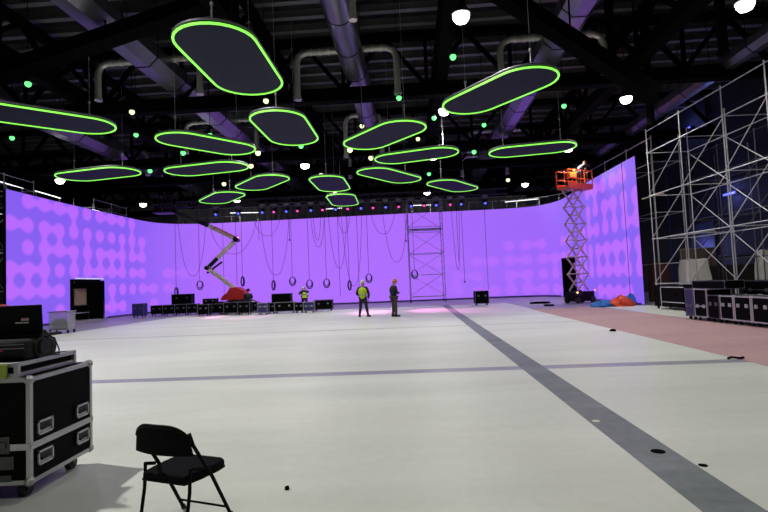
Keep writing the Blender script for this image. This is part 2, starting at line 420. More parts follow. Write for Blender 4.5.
for x, y, l in ((132, 112, 'right above the tip of the cut-off oval'), (266, 101, 'between the largest oval and the one behind it'), (258, 153, 'at the right tip of the upper flat oval'),
                (251, 166, 'at the right tip of the lower flat oval'), (362, 126, 'above the slanting mid-ceiling oval'), (350, 150, 'below the slanting mid-ceiling oval'),
                (371, 158, 'at the left tip of the long flat oval right of centre'), (418, 139, 'under the right end of the mid-ceiling oval'), (321, 175, 'on the rim of the six-cornered looking oval'),
                (335, 193, 'between the two smallest ovals'), (360, 171.5, 'on the left tip of the oval that slopes down right'), (508, 180, 'far back above the right part of the screen'), (224, 184, 'above the small far oval over the boom')):
    small_lamp(x, y, M_lampy, 8.7, 'small yellowish pendant lamp '+l, .10 if y < 140 else .14, 'small yellowish pendant lamps')

# ------------------------------------------------------------------ LED screen
PATH = [(-19.3, 26.1), (-19.3, 28), (-19.25, 31), (-19.1, 34), (-18.98, 36), (-18.9, 38), (-18.75, 39.8), (-18.35, 41.3), (-17.4, 42.4), (-15.8, 42.95), (-13.5, 43.1), (-11, 43.0), (-7, 42.65), (-3.4, 42.35),
        (1.4, 42.05), (5.4, 41.9), (9.0, 41.75), (11, 41.45), (12.3, 40.8), (13.05, 39.6), (13.35, 38.0), (13.25, 36), (12.95, 33.5), (12.65, 31), (12.5, 28), (12.4, 26), (12.36, 24.6)]
def smooth_path(P, step):
    P = [Vector((*p, 0)) for p in P]; out = []
    for i in range(len(P)-1):
        p0 = P[max(i-1, 0)]; p1 = P[i]; p2 = P[i+1]; p3 = P[min(i+2, len(P)-1)]
        for k in range(8):
            t = k/8
            out.append(.5*((2*p1)+(p2-p0)*t+(2*p0-5*p1+4*p2-p3)*t*t+(3*p1-p0-3*p2+p3)*t**3))
    out.append(P[-1])
    d = [0]
    for a, b in zip(out, out[1:]): d.append(d[-1]+(b-a).length)
    n = int(d[-1]/step); res = []; j = 0
    for k in range(n+1):
        s = d[-1]*k/n
        while j < len(d)-2 and d[j+1] < s: j += 1
        t = (s-d[j])/max(1e-9, d[j+1]-d[j]); res.append(out[j].lerp(out[j+1], t))
    return res, d[-1]
SH = 7.2
SP, SL = smooth_path(PATH, .1)
NU = len(SP)-1; NV = 72
# the picture on the screen: dots on a 1.2 m grid, some joined to their neighbours, fading towards the middle
CELL = 1.2
def pattern():
    # rows: 0 bottom .. 5 top
    dots = set(); links = set()
    def D(*ps):
        for p in ps: dots.add(p)
    def Lk(*seq):
        for a, b in zip(seq, seq[1:]): dots.add(a); dots.add(b); links.add((a, b))
    T = lambda c, r: (c, 5-r)
    # left wing, transcribed: column, row from the top
    Lk(T(1, 0), T(2, 0), T(3, 0), T(4, 0), T(4, 1)); Lk(T(0, 1), T(1, 1)); Lk(T(2, 1), T(3, 1), T(3, 2), T(2, 2), T(2, 1)); Lk(T(3, 2), T(4, 2)); D(T(1, 2))
    Lk(T(2, 2), T(2, 3)); Lk(T(0, 3), T(1, 3), T(2, 3)); Lk(T(0, 3), T(0, 4), T(1, 4), T(2, 4), T(3, 4)); Lk(T(1, 3), T(1, 4)); Lk(T(2, 3), T(2, 4)); D(T(3, 3)); Lk(T(4, 2), T(4, 3))
    D(T(3, 5)); D(T(5, 0)); Lk(T(6, 0), T(7, 0), T(8, 0)); Lk(T(5, 1), T(5, 2), T(5, 3), T(6, 3), T(7, 3), T(8, 3)); D(T(6, 1), T(7, 1)); Lk(T(6, 2), T(7, 2), T(8, 2)); Lk(T(8, 1), T(8, 2))
    Lk(T(6, 2), T(6, 3)); Lk(T(7, 2), T(7, 3)); Lk(T(8, 2), T(8, 3)); Lk(T(7, 4), T(7, 5)); D(T(8, 4)); Lk(T(6, 5), T(7, 5), T(8, 5))
    Lk(T(9, 0), T(9, 1), T(9, 2)); Lk(T(10, 1), T(10, 2), T(9, 2)); Lk(T(9, 3), T(10, 3)); D(T(9, 4)); Lk(T(10, 4), T(11, 4)); D(T(12, 4)); Lk(T(12, 3), T(13, 3), T(14, 3)); D(T(11, 5))
    # right wing, columns counted from the near end
    nc = int(SL*1.2/1.33/CELL)
    K = lambda k, r: (nc-k, 5-r)
    Lk(K(1, 0), K(2, 0)); Lk(K(3, 0), K(4, 0), K(5, 0)); Lk(K(0, 1), K(0, 2), K(1, 2), K(1, 1)); Lk(K(1, 1), K(1, 2)); Lk(K(3, 2), K(3, 1), K(2, 1), K(2, 2)); Lk(K(4, 0), K(4, 1)); Lk(K(4, 2), K(5, 2), K(5, 1))
    Lk(K(0, 3), K(0, 4)); Lk(K(1, 3), K(2, 3), K(3, 3), K(4, 3), K(4, 4), K(3, 4), K(2, 4), K(1, 4), K(1, 3)); Lk(K(2, 3), K(2, 4)); Lk(K(3, 3), K(3, 4)); Lk(K(5, 3), K(5, 4)); Lk(K(6, 2), K(6, 3), K(6, 4))
    Lk(K(1, 5), K(2, 5), K(3, 5), K(4, 5)); Lk(K(7, 4), K(8, 4)); Lk(K(7, 3), K(7, 4), K(7, 5))
    rnd = random.Random(3)
    for k in range(9, 22):
        for r in range(2, 6):
            if rnd.random() < .75:
                D(K(k, r))
                if rnd.random() < .4: Lk(K(k, r), K(k, min(5, r+1)))
                if rnd.random() < .45: Lk(K(k, r), K(k+1, r))
    return dots, links
DOTS, LINKS = pattern()
USC = 1.2/1.33      # the dots stand 1.33 m apart sideways, 1.2 m up and down
uu, vv = np.meshgrid(np.arange(NU+1)*SL/NU, np.arange(NV+1)*SH/NV, indexing='ij')
UU = uu; uu = uu*USC; fld = np.full(uu.shape, 9.0)
def smin(a, b, k):
    h = np.clip(.5+.5*(b-a)/k, 0, 1); return b*(1-h)+a*h-k*h*(1-h)
def ctr(c):
    if c[0] > 30: return .55+c[0]*CELL, (c[1]+.46)*CELL
    return .25+c[0]*CELL, (c[1]+.58)*CELL+(.12 if c[1] == 5 else 0)
for d in sorted(DOTS):
    cx, cy = ctr(d); fld = smin(fld, np.hypot(uu-cx, vv-cy)-.41, .12)
for a, b in sorted(l for l in LINKS if l[0] != l[1]):
    ax, ay = ctr(a); bx, by = ctr(b); L2 = (bx-ax)**2+(by-ay)**2
    t = np.clip(((uu-ax)*(bx-ax)+(vv-ay)*(by-ay))/L2, 0, 1)
    fld = smin(fld, np.hypot(uu-ax-t*(bx-ax), vv-ay-t*(by-ay))-.16, .32)
mask = np.clip(.5-fld/.10, 0, 1); uu = UU
def sst(x, a, b):
    t = np.clip((x-a)/(b-a), 0, 1); return t*t*(3-2*t)
fade = np.maximum(1-sst(uu, 11, 21), .72*(sst(uu, SL-17, SL-8))+.42*(sst(uu, SL-29, SL-17)))
fade = np.clip(fade, 0, 1)
c_mid = np.array([.425, .152, 1.0]); c_lo = np.array([.235, .108, .875]); c_hi = np.array([.475, .14, 1.0])
tone = c_lo+(c_hi-c_lo)*mask[..., None]
mid2 = c_mid+(c_hi*.3+c_lo*.7-c_mid)*0
colr = c_mid+(tone-c_mid)*fade[..., None]
verts = [(SP[i].x, SP[i].y, 0.05+j*SH/NV) for i in range(NU+1) for j in range(NV+1)]
faces = []
def hole(i, j):
    p = SP[i]; z = .05+j*SH/NV
    if p.x < -15 and 31.3 < p.y < 34.7 and z < 2.5: return True
    if p.x > 12 and 35.4 < p.y < 38.2 and z < 2.75: return True
    return False
for i in range(NU):
    for j in range(NV):
        if not hole(i, j): faces.append((i*(NV+1)+j, (i+1)*(NV+1)+j, (i+1)*(NV+1)+j+1, i*(NV+1)+j+1))
screen = thing('led_screen', 'huge curved purple screen wrapping the far end of the hall', 'screen', (0, 0, 0))
me = bpy.data.meshes.new('display'); me.from_pydata(verts, [], faces)
ca = me.color_attributes.new('picture', 'FLOAT_COLOR', 'POINT')
rgba = np.concatenate([colr.reshape(-1, 3), np.ones((len(verts), 1))], axis=1).astype(np.float32)
ca.data.foreach_set('color', rgba.ravel())
me.polygons.foreach_set('use_smooth', [True]*len(me.polygons))
ms = bpy.data.materials.new('led_display'); ms.use_nodes = True; nt = ms.node_tree; N = nt.nodes; b = N['Principled BSDF']
b.inputs['Base Color'].default_value = (.02, .02, .02, 1); b.inputs['Roughness'].default_value = .6
at_ = N.new('ShaderNodeAttribute'); at_.attribute_name = 'picture'
nt.links.new(at_.outputs['Color'], b.inputs['Emission Color']); b.inputs['Emission Strength'].default_value = .98
me.materials.append(ms); disp = bpy.data.objects.new('display', me); COL.objects.link(disp); disp.parent = screen
def offset_path(off):
    out = []
    for i in range(0, NU+1, 5):
        a = SP[max(i-1, 0)]; c = SP[min(i+1, NU)]; d = (c-a).normalized(); out.append(SP[i]+Vector((-d.y, d.x, 0))*off)
    return out
bk = MB(); op = offset_path(.10)            # backing slightly behind the display, away from the hall
def is_open(p): return (p.x < -15 and 31.1 < p.y < 34.9) or (p.x > 12 and 35.2 < p.y < 38.4)
vs = []; fs = []
for p in op: vs += [(p.x, p.y, 2.95 if is_open(p) else .1), (p.x, p.y, SH+.06)]
for i in range(len(op)-1): fs.append((2*i, 2*i+1, 2*i+3, 2*i+2))
bk._add(vs, fs)
o = link('screen_backing', bk, M_black, screen); sm = o.modifiers.new('solid', 'SOLIDIFY'); sm.thickness = .08; sm.offset = 0
M_dkpurp = mat('dark_purple_plinth', (.06, .05, .16), .5, noise=.2)
pb = MB(); ip = offset_path(-.02)
for a, c in zip(ip, ip[1:]):
    if is_open(a) or is_open(c): continue
    pb.beam((a.x, a.y, .06), (c.x, c.y, .06), .3, .12)
link_each('screen_plinth', pb, M_dkpurp, screen, smooth=0)

# passages through the screen
M_card = mat('brown_cardboard', (.48, .33, .21), .8, noise=.3)
M_clothw = mat('crumpled_white_cloth', (.85, .80, .72), .9, noise=.25, nscale=4, bump=.6)
def doorway(xc, y0, y1, h, side, label):
    t = thing('doorway_frame', label, 'doorway', (xc, (y0+y1)/2, 0))
    L = y1-y0; s = side
    link('jamb', MB().box((0, -L/2, h/2), (.2, .14, h)), M_black, t); link('jamb', MB().box((0, L/2, h/2), (.2, .14, h)), M_black, t)
    link('lintel', MB().box((0, 0, h+.06), (.24, L+.14, .14)), M_black, t)
    link('passage_lining', MB().box((s*1.6, -L/2-.05, h/2), (3.0, .05, h)).box((s*1.6, L/2+.05, h/2), (3.0, .05, h)), M_black, t, smooth=0)
    return t
doorway(-19.2, 31.35, 34.65, 2.5, -1, 'black doorway in the left wing of the screen with cartons inside')
doorway(13.3, 35.5, 38.1, 2.75, 1, 'black doorway in the screen behind the scissor lift')
solid('work_light', MB().box((0, 0, 0), (.10, 3.1, .07)), mat('dim_tube', (.6, .6, .6), .5, emit=(.9, .9, 1), estr=.45), 'white strip light along the top of the left doorway', 'light', loc=(-19.0, 33, 2.68))
def carton(x, y, z, sx, sy, sz, rz, l):
    t = thing('carton', l, 'box', (x, y, z), rz)
    link('box_body', MB().box((0, 0, sz/2), (sx, sy, sz)), M_card, t, bevel=.01)
    link('packing_tape', MB().box((0, 0, sz+.001), (.06, sy*.98, .004)), M_clothw, t)
shf = thing('steel_shelf', 'low black shelf inside the left doorway, cartons on it', 'shelf', (-20.2, 33.0, 0))
for dx in (-.35, .35):
    for dy in (-1.3, 1.3): link('post', MB().box((dx, dy, .5), (.05, .05, 1.0)), M_blackm, shf)
link('shelf_board', MB().box((0, 0, .98), (.75, 2.7, .04)), M_blackm, shf); link('shelf_board', MB().box((0, 0, .48), (.75, 2.7, .04)), M_galv, shf)
carton(-20.2, 32.2, 1.0, .6, .8, .38, .1, 'brown carton on the left of the shelf in the doorway')
carton(-20.2, 33.5, 1.0, .6, 1.2, .5, -.06, 'largest brown carton on the shelf in the doorway')
carton(-20.2, 33.5, 1.5, .6, 1.4, .55, .06, 'brown carton stacked on the largest one in the doorway')

# ------------------------------------------------------------------ scaffolding
def scaffold(name, label, X0, X1, Ys, levels, top, basez=0, diag=True, back=True, inner_diag=True, mats=M_galv, r=.023):
    t = thing(name, label, 'scaffold', ((X0+X1)/2, Ys[0], 0)); ox, oy = (X0+X1)/2, Ys[0]
    xs = (X0-ox, X1-ox) if back else (X0-ox,)
    for x in xs:
        for y in Ys:
            link('standard', MB().tube((x, y-oy, basez), (x, y-oy, top), r, n=8).tube((x, y-oy, top), (x, y-oy, top+.06), r*1.3, n=8), mats, t)
            c = MB()
            for z in levels: c.tube((x, y-oy, z-.05), (x, y-oy, z+.05), r*2.0, n=8)
            link_each('rosette', c, mats, t)
    for z in levels:
        for x in xs:
            for a, b in zip(Ys, Ys[1:]): link('ledger', MB().tube((x, a-oy, z), (x, b-oy, z), r*.85, n=6), mats, t)
        if back:
            for y in Ys: link('transom', MB().tube((xs[0], y-oy, z), (xs[1], y-oy, z), r*.8, n=6), mats, t)
    for a, b in zip(Ys, Ys[1:]):
        link('guard_rail', MB().tube((xs[0], a-oy, top-.04), (xs[0], b-oy, top-.04), r*.85, n=6), mats, t)
    if diag:
        for k, (a, b) in enumerate(zip(Ys, Ys[1:])):
            for j, (z0, z1) in enumerate(zip(levels, levels[1:])):
                link('diagonal_brace', MB().tube((xs[0], a-oy, z1-.08), (xs[0], b-oy, z0+.08), r*.75, n=6), mats, t)
                if back and inner_diag: link('diagonal_brace', MB().tube((xs[1], a-oy, z0+.08), (xs[1], b-oy, z1-.08), r*.75, n=6), mats, t)
    return t
scaffold('scaffold', 'tall silver tube scaffold at the right, five levels with crossed braces', 12.4, 14.3, [13.9, 16.06, 18.2, 20.85, 23.5], [1.05, 3.1, 5.1, 7.1], 8.15, .0)
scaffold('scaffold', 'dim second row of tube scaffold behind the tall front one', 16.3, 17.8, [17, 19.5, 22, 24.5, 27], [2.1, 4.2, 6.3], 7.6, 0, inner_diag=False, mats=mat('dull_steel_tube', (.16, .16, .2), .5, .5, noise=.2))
scaffold('scaffold', 'silver railing scaffold standing behind the right wing of the screen', 13.0+.9, 15.3, [25.9, 28.6, 31.4, 34.2], [2.0, 4.6, 7.2], 8.5, 0, diag=False)
scaffold('scaffold', 'thin tube scaffold behind the left wing of the screen', -20.0, -21.6, [24.6, 26.9, 29.2], [2.0, 4.2, 6.4, 7.7], 8.25, 0, diag=True, mats=M_galv)
scaffold('scaffold', 'tube railing behind the far part of the left wing', -20.0, -21.4, [35.3, 37.6, 39.8], [3, 6.4, 7.7], 8.3, 0, diag=False)
# platform boards on the scaffold
for z, y in ((3.15, 22.1), ):
    t = thing('scaffold_board', 'narrow perforated deck lying on the second level of the tall scaffold', 'board', (13.3, y, z))
    link('deck', MB().box((0, 0, .03), (.6, 2.4, .05)), M_galv, t)
    h = MB()
    for k in range(7): h.box((0, -1.05+k*.35, .058), (.4, .12, .006))
    link('hole_row', h, M_black, t)
solid('metal_rod', MB().tube(at(642, 199, 23.4), at(664, 193, 22.6), .03), mat('pale_wood_pole', (.45, .38, .3), .7, noise=.2), 'pale pole sticking out of the scaffold beside the screen edge', 'pole')
# railings on top of the back part of the screen support
def rail_run(pts, z0, z1, label):
    t = thing('support_railing', label, 'railing', (pts[0][0], pts[0][1], 0)); ox, oy = pts[0]
    for a, b in zip(pts, pts[1:]):
        link('rail', MB().tube((a[0]-ox, a[1]-oy, z1), (b[0]-ox, b[1]-oy, z1), .03, n=6), M_galv, t)
        link('rail', MB().tube((a[0]-ox, a[1]-oy, (z0+z1)/2), (b[0]-ox, b[1]-oy, (z0+z1)/2), .02, n=6), M_blackm, t)
    for p in pts: link('post', MB().tube((p[0]-ox, p[1]-oy, 0), (p[0]-ox, p[1]-oy, z1), .03, n=6), M_galv, t)
rail_run([(7.4, 43.4), (9.4, 43.3), (11.4, 43.1), (13.1, 42.4), (14.3, 41.0), (14.8, 39.2)], 7.0, 8.15, 'silver railing on the support behind the right curve of the screen')
rail_run([(-17.5, 44.8), (-15, 44.8), (-12.5, 44.7)], 7.0, 8.0, 'silver railing behind the left end of the back screen')
# white work lights on top of the support
def worklight(p, q, label, legs=True):
    p = Vector(p); q = Vector(q); c = p
    t = thing('work_light', label, 'light', (p.x, p.y, 0), 0, 'white strip work lights over the screen')
    a = Vector((0, 0, p.z)); b_ = Vector((q.x-p.x, q.y-p.y, q.z))
    link('light_tube', MB().tube(a, b_, .024, n=8), M_tubew, t)
    for f in (.04, .96):
        e = a.lerp(b_, f); link('post', MB().tube((e.x, e.y, 0), e, .025, n=6), M_galv, t)
for (x0, y0, x1, y1, Y, l) in ((230, 213, 259, 212.5, 44.8, 'leftmost on the back of the screen'), (326, 209, 342, 208, 44.8, 'above the centre of the back screen'),
                               (411, 205.5, 431, 205, 44.8, 'over the rolling tower'), (505, 202, 538, 199, 44.6, 'just left of the orange lift platform')):
    worklight(at(x0, y0, Y), at(x1, y1, Y), 'white strip work light '+l)
for (y0, y1, z, l) in ((27.2, 29.2, 7.95, 'on the near part of the left wing'), (30.2, 32.6, 7.95, 'long one in the middle of the left wing'), (36.2, 39.0, 7.7, 'on the far part of the left wing')):
    worklight((-20.6, y0, z), (-20.6, y1, z-.05), 'white strip work light '+l)

# ------------------------------------------------------------------ lighting truss with stage lights
TY, TZ = 38.2, 8.12
tr = thing('lighting_truss', 'long black box truss carrying the row of stage lights', 'truss', (-3, TY, TZ))
TL = 25
for dy in (-.2, .2):
    for dz in (-.2, .2): link('chord', MB().tube((-TL/2, dy, dz), (TL/2, dy, dz), .035, n=8), M_blackm, tr)
lc = MB(); n = 42
for k in range(n):
    x0 = -TL/2+k*TL/n; x1 = x0+TL/n
    for d in (-.2, .2):
        lc.tube((x0, d, -.2), (x1, d, .2), .018, n=5); lc.tube((x0, -.2, d), (x1, .2, d), .018, n=5)
link('lacing', lc, M_blackm, tr)
hw = MB()
for k in range(6): hw.tube((-TL/2+1+k*4.6, 0, .2), (-TL/2+1+k*4.6, 0, 12.9-TZ), .02, n=5)
link_each('hanging_chain', hw, M_black, tr)
M_grey = mat('grey_fixture_plastic', (.16, .16, .18), .6, noise=.2)
XS = [216, 238.5, 262.5, 274, 286.4, 297.5, 311, 322.6, 335.5, 347.6, 361, 373, 385.6, 398.6, 411, 424, 436, 450, 461, 485]
CO = 'bbbpbpbpbpbpbpbpbpbb'
ordn = ['first', 'second', 'third', 'fourth', 'fifth', 'sixth', 'seventh', 'eighth', 'ninth', 'tenth', 'eleventh', 'twelfth', 'thirteenth']
cnt = {'b': 0, 'p': 0}
for x, c in zip(XS, CO):
    p = at(x, 206, TY); cn = 'blue' if c == 'b' else 'pink'
    t = thing('stage_light', f'{cn} stage light on the truss, {ordn[cnt[c]]} {cn} one from the left', 'stage light', (p.x, TY, TZ-.25), 0, 'stage lights on the truss'); cnt[c] += 1
    link('base_box', MB().box((0, 0, -.08), (.42, .3, .2)), M_grey, t, bevel=.02)
    link('yoke', MB().box((-.2, 0, -.33), (.05, .12, .4)).box((.2, 0, -.33), (.05, .12, .4)).box((0, 0, -.18), (.42, .14, .05)), M_blackm, t, bevel=.01)
    R = Matrix.Rotation(math.radians(50), 3, 'X')
    hz = TZ-.25; hd = p.z-hz
    link('head', MB().lathe([(.09, .22), (.14, .16), (.15, -.12), (.16, -.2)], (0, 0, -.5), 14, R=Matrix.Rotation(math.radians(-50), 3, 'X')), M_blackm, t)
    link('lens', MB().lathe([(.05, -.235), (.08, -.225), (.095, -.205)], (0, 0, -.5), 14, R=Matrix.Rotation(math.radians(-50), 3, 'X')), M_blueL if c == 'b' else M_pinkL, t)
for i, (x, y, pw, c) in enumerate(((372, 312, 8100, (1, .25, .7)), (432, 310, 5670, (1, .3, .75)), (205, 318, 7290, (1, .3, .75)), (250, 317, 3240, (1, .35, .8)), (480, 310, 3240, (1, .35, .8)))):
    g = atz(x, y, 0); s = Vector((g.x*.9, TY-.5, TZ-.6))
    ld = bpy.data.lights.new('stage_beam', 'SPOT'); ld.energy = pw; ld.color = c; ld.spot_size = math.radians(17); ld.spot_blend = 1; ld.shadow_soft_size = .1
    lo = bpy.data.objects.new('stage_beam', ld); COL.objects.link(lo); lo.location = s
    lo.rotation_euler = (g-s).to_track_quat('-Z', 'Y').to_euler()

# ------------------------------------------------------------------ hanging cables
CY = 39.2
def cable_v(x, y1, kind, label, y0=205, rr=.015):
    a = at(x, y0, CY); b_ = at(x+.5, y1, CY)
    t = thing('hanging_cable', label, 'cable', (a.x, CY, 0), 0, 'cables hanging in front of the screen')
    zt = TZ+.1; zb = b_.z
    link('cord', MB().tube((0, 0, zt), (0, 0, zb), rr, n=6), M_cable, t)
    if kind == 'ring':
        c = MB()
        for q, (rx_, rz_) in enumerate(((.22, .31), (.18, .26), (.25, .34))):
            pts = [(rx_*math.cos(2*PI*k/20), -.05+q*.05, zb-rz_+rz_*math.sin(2*PI*k/20)) for k in range(20)]
            c.poly(pts, .026, 6, closed=True)
        link('coil', c, M_cable, t, smooth=60)
    elif kind == 'hank':
        c = MB()
        for q in range(3):
            pts = [((.09+.02*q)*math.cos(2*PI*k/16), -.05+q*.05, zb-.34+.36*math.sin(2*PI*k/16)) for k in range(16)]
            c.poly(pts, .045, 6, closed=True)
        link('coil', c, M_cable, t, smooth=60)
    elif kind == 'plug':
        link('plug', MB().tube((0, 0, zb-.15), (0, 0, zb), .05, n=8), M_cable, t)
for x, y1, k, l in ((174.5, 288, 'hank', 'ending in a thin hank over the leftmost stack of cases'), (198, 281, 'ring', 'with a ring coil left of the boom lift'),
                    (240.5, 277, 'hank', 'ending in a thin hank over the red lift'), (235, 286, 'plain', 'dropping behind the boom elbow'), (271, 281, 'hank', 'ending in a thin hank between lift and seated worker'),
                    (290, 277, 'ring', 'with a small ring coil over the big black box'), (288.5, 239, 'plug', 'short and thick, upper middle left'), (306.8, 280, 'ring', 'with a ring coil over the crouching worker'),
                    (323.8, 279, 'ring', 'with an oval ring coil right of the crouching worker'), (346.5, 281, 'hank', 'ending in a thin hank left of the worker in the yellow vest'),
                    (366, 274, 'ring', 'with a ring coil beside the yellow vest worker'), (411.5, 270, 'ring', 'with a ring coil inside the rolling tower'),
                    (356, 290, 'plain', 'long and straight, left of the yellow vest worker'), (461, 281, 'plug', 'ending in a plug right of the rolling tower'), (484, 290, 'plain', 'reaching down to the lone black case'),
                    (456, 262, 'plain', 'thin, just right of the rolling tower'), (404.5, 240, 'plug', 'thick short one at the left side of the rolling tower'), (222, 300, 'plain', 'long one behind the lift boom'),
                    (337, 296, 'plain', 'long and thin near the centre'), (258, 240, 'plain', 'thin one right of the boom elbow')):
    cable_v(x, y1, k, 'black hanging cable '+l)
t = thing('hanging_cable', 'thin black cable hanging straight down the near end of the right screen wing', 'cable', (12.22, 25.7, 0), 0, 'cables hanging in front of the screen')
link('cord', MB().poly([(0, 0, .1), (.02, 0, 3), (0, 0, 7.25), (.4, 0, 7.5)], .014, 6), M_cable, t)
def swag(x0, x1, yb, label, r=.014, y0=207):
    a = at(x0, y0, CY+.25); b_ = at(x1, y0, CY+.25); m = at((x0+x1)/2, yb, CY+.25)
    t = thing('cable_loop', label, 'cable', (a.x, CY+.25, 0), 0, 'drooping cable loops')
    zt = TZ-.1; d = zt-m.z; pts = []
    for k in range(25):
        u = k/24; s = 2*u-1; pts.append(((b_.x-a.x)*u, .06*math.sin(k), zt-d*(1-abs(s)**2.6)))
    link('cord', MB().poly(pts, r, 6), M_cable, t, smooth=60)
for x0, x1, yb, l in ((204, 260, 254, 'widest, sagging behind the boom elbow'), (176, 207, 276, 'at far left beside the first cable'), (250, 283, 236, 'shallow, right of the boom elbow'),
                      (258, 290, 275, 'deep, above the dark figure by the lift'), (309, 325, 247, 'narrow pair left of centre, outer'), (312, 321, 240, 'narrow pair left of centre, inner'),
                      (327, 347, 268, 'deep narrow one left of centre'), (336, 351, 233, 'short one left of centre'), (368, 397, 234, 'wide shallow one above the two standing workers'),
                      (381, 408, 262, 'deep one above the orange helmet'), (451, 459, 270, 'thin one right of the rolling tower'), (340, 362, 286, 'deepest, behind the yellow vest worker')):
    swag(x0, x1, yb, 'drooping black cable loop, '+l)

# ------------------------------------------------------------------ rolling tower
def tower():
    Y = 38.3; z2 = 7.9
    p0 = at(411.5, 302, Y); p1 = at(446, 301, Y); wv = p1.x-p0.x; dp = 1.4
    M_tw = mat('dull_tower_tube', (.30, .28, .42), .5, .4, noise=.2)
    t = thing('rolling_tower', 'tall thin rolling scaffold tower in front of the screen', 'scaffold', (p0.x, Y, 0))
    for x in (0, wv):
        for y in (0, dp):
            link('post', MB().tube((x, y, .2), (x, y, z2), .028, n=8), M_tw, t)
            cs = link('caster', MB().tube((x-.03, y, .1), (x+.03, y, .1), .1, n=12).box((x, y, .2), (.09, .09, .06)), M_rubber, t)
    for z in (.45, 2.1, 3.7, 5.4, 5.7, 7.5):
        for y in (0, dp): link('ledger', MB().tube((0, y, z), (wv, y, z), .022, n=6), M_tw, t)
    for k in range(17):
        z = .5+k*.42
        for x in (0, wv): link('rung', MB().tube((x, 0, z), (x, dp, z), .018, n=6), M_tw, t)
    for i, (za, zb) in enumerate(((.5, 2.1), (2.1, 3.7), (3.7, 5.4), (5.7, 7.5))):
        for y in (0, dp):
            s = (i+(y > 0)) % 2
            link('diagonal_brace', MB().tube((0 if s else wv, y, za), (wv if s else 0, y, zb), .018, n=6), M_tw, t)
    link('platform', MB().box((wv/2, dp/2, 5.55), (wv-.1, dp*.6, .08)), M_tw, t)
tower()

# ------------------------------------------------------------------ flight cases
M_blue = mat('blue_case_panel', (.03, .03, .16), .5, noise=.3)
def flight_case(name, label, cat, loc, sz, rz, group=None, wheels=True, face=M_case, edge=M_alu, e=.03, split=None, latches=True, zb=None, front='y'):
    "sz = width, depth, height; faces -Y"
    sx, sy, h = sz; zb = (.12 if wheels else 0) if zb is None else zb
    t = thing(name, label, cat, loc, rz, group)
    link('panel_body', MB().box((0, 0, zb+(h-zb)/2), (sx-.012, sy-.012, h-zb-.012)), face, t, smooth=0)
    ed = MB(); hh = (h+zb)/2
    for a in (-1, 1):
        for b_ in (-1, 1):
            ed.box((a*(sx/2-e/2), b_*(sy/2-e/2), hh), (e, e, h-zb))
            ed.box((0, a*(sy/2-e/2), zb+e/2 if b_ < 0 else h-e/2), (sx, e, e)); ed.box((a*(sx/2-e/2), 0, zb+e/2 if b_ < 0 else h-e/2), (e, sy, e))
    if split:
        for s in split:
            ed.box((0, -sy/2+.002, s), (sx, .012, e)); ed.box((0, sy/2-.002, s), (sx, .012, e)); ed.box((sx/2-.002, 0, s), (.012, sy, e)); ed.box((-sx/2+.002, 0, s), (.012, sy, e))
    link('edge_profile', ed, edge, t, smooth=0)
    cb = MB()
    for a in (-1, 1):
        for b_ in (-1, 1):
            for z in (zb+.02, h-.02): cb.ball((a*(sx/2-.02), b_*(sy/2-.02), z), .04 if e > .02 else .03, 8, 5)
    link_each('ball_corner', cb, edge, t)
    if latches:
        zz = (split[0] if split else zb+(h-zb)*.62)
        for fx in (-.25, .25):
            link('latch', MB().box((fx*sx, -sy/2-.004, zz), (.11, .02, .1)).tube((fx*sx, -sy/2-.02, zz-.02), (fx*sx, -sy/2-.02, zz+.03), .012, n=6), edge, t, smooth=0)
    if wheels:
        for a in (-1, 1):
            for b_ in (-1, 1):
                c = link('caster', MB().tube((a*(sx/2-.1)-.02, b_*(sy/2-.1), .05), (a*(sx/2-.1)+.02, b_*(sy/2-.1), .05), .05, n=14).box((a*(sx/2-.1), b_*(sy/2-.1), .11), (.08, .08, .03)), M_rubber, t)
    return t

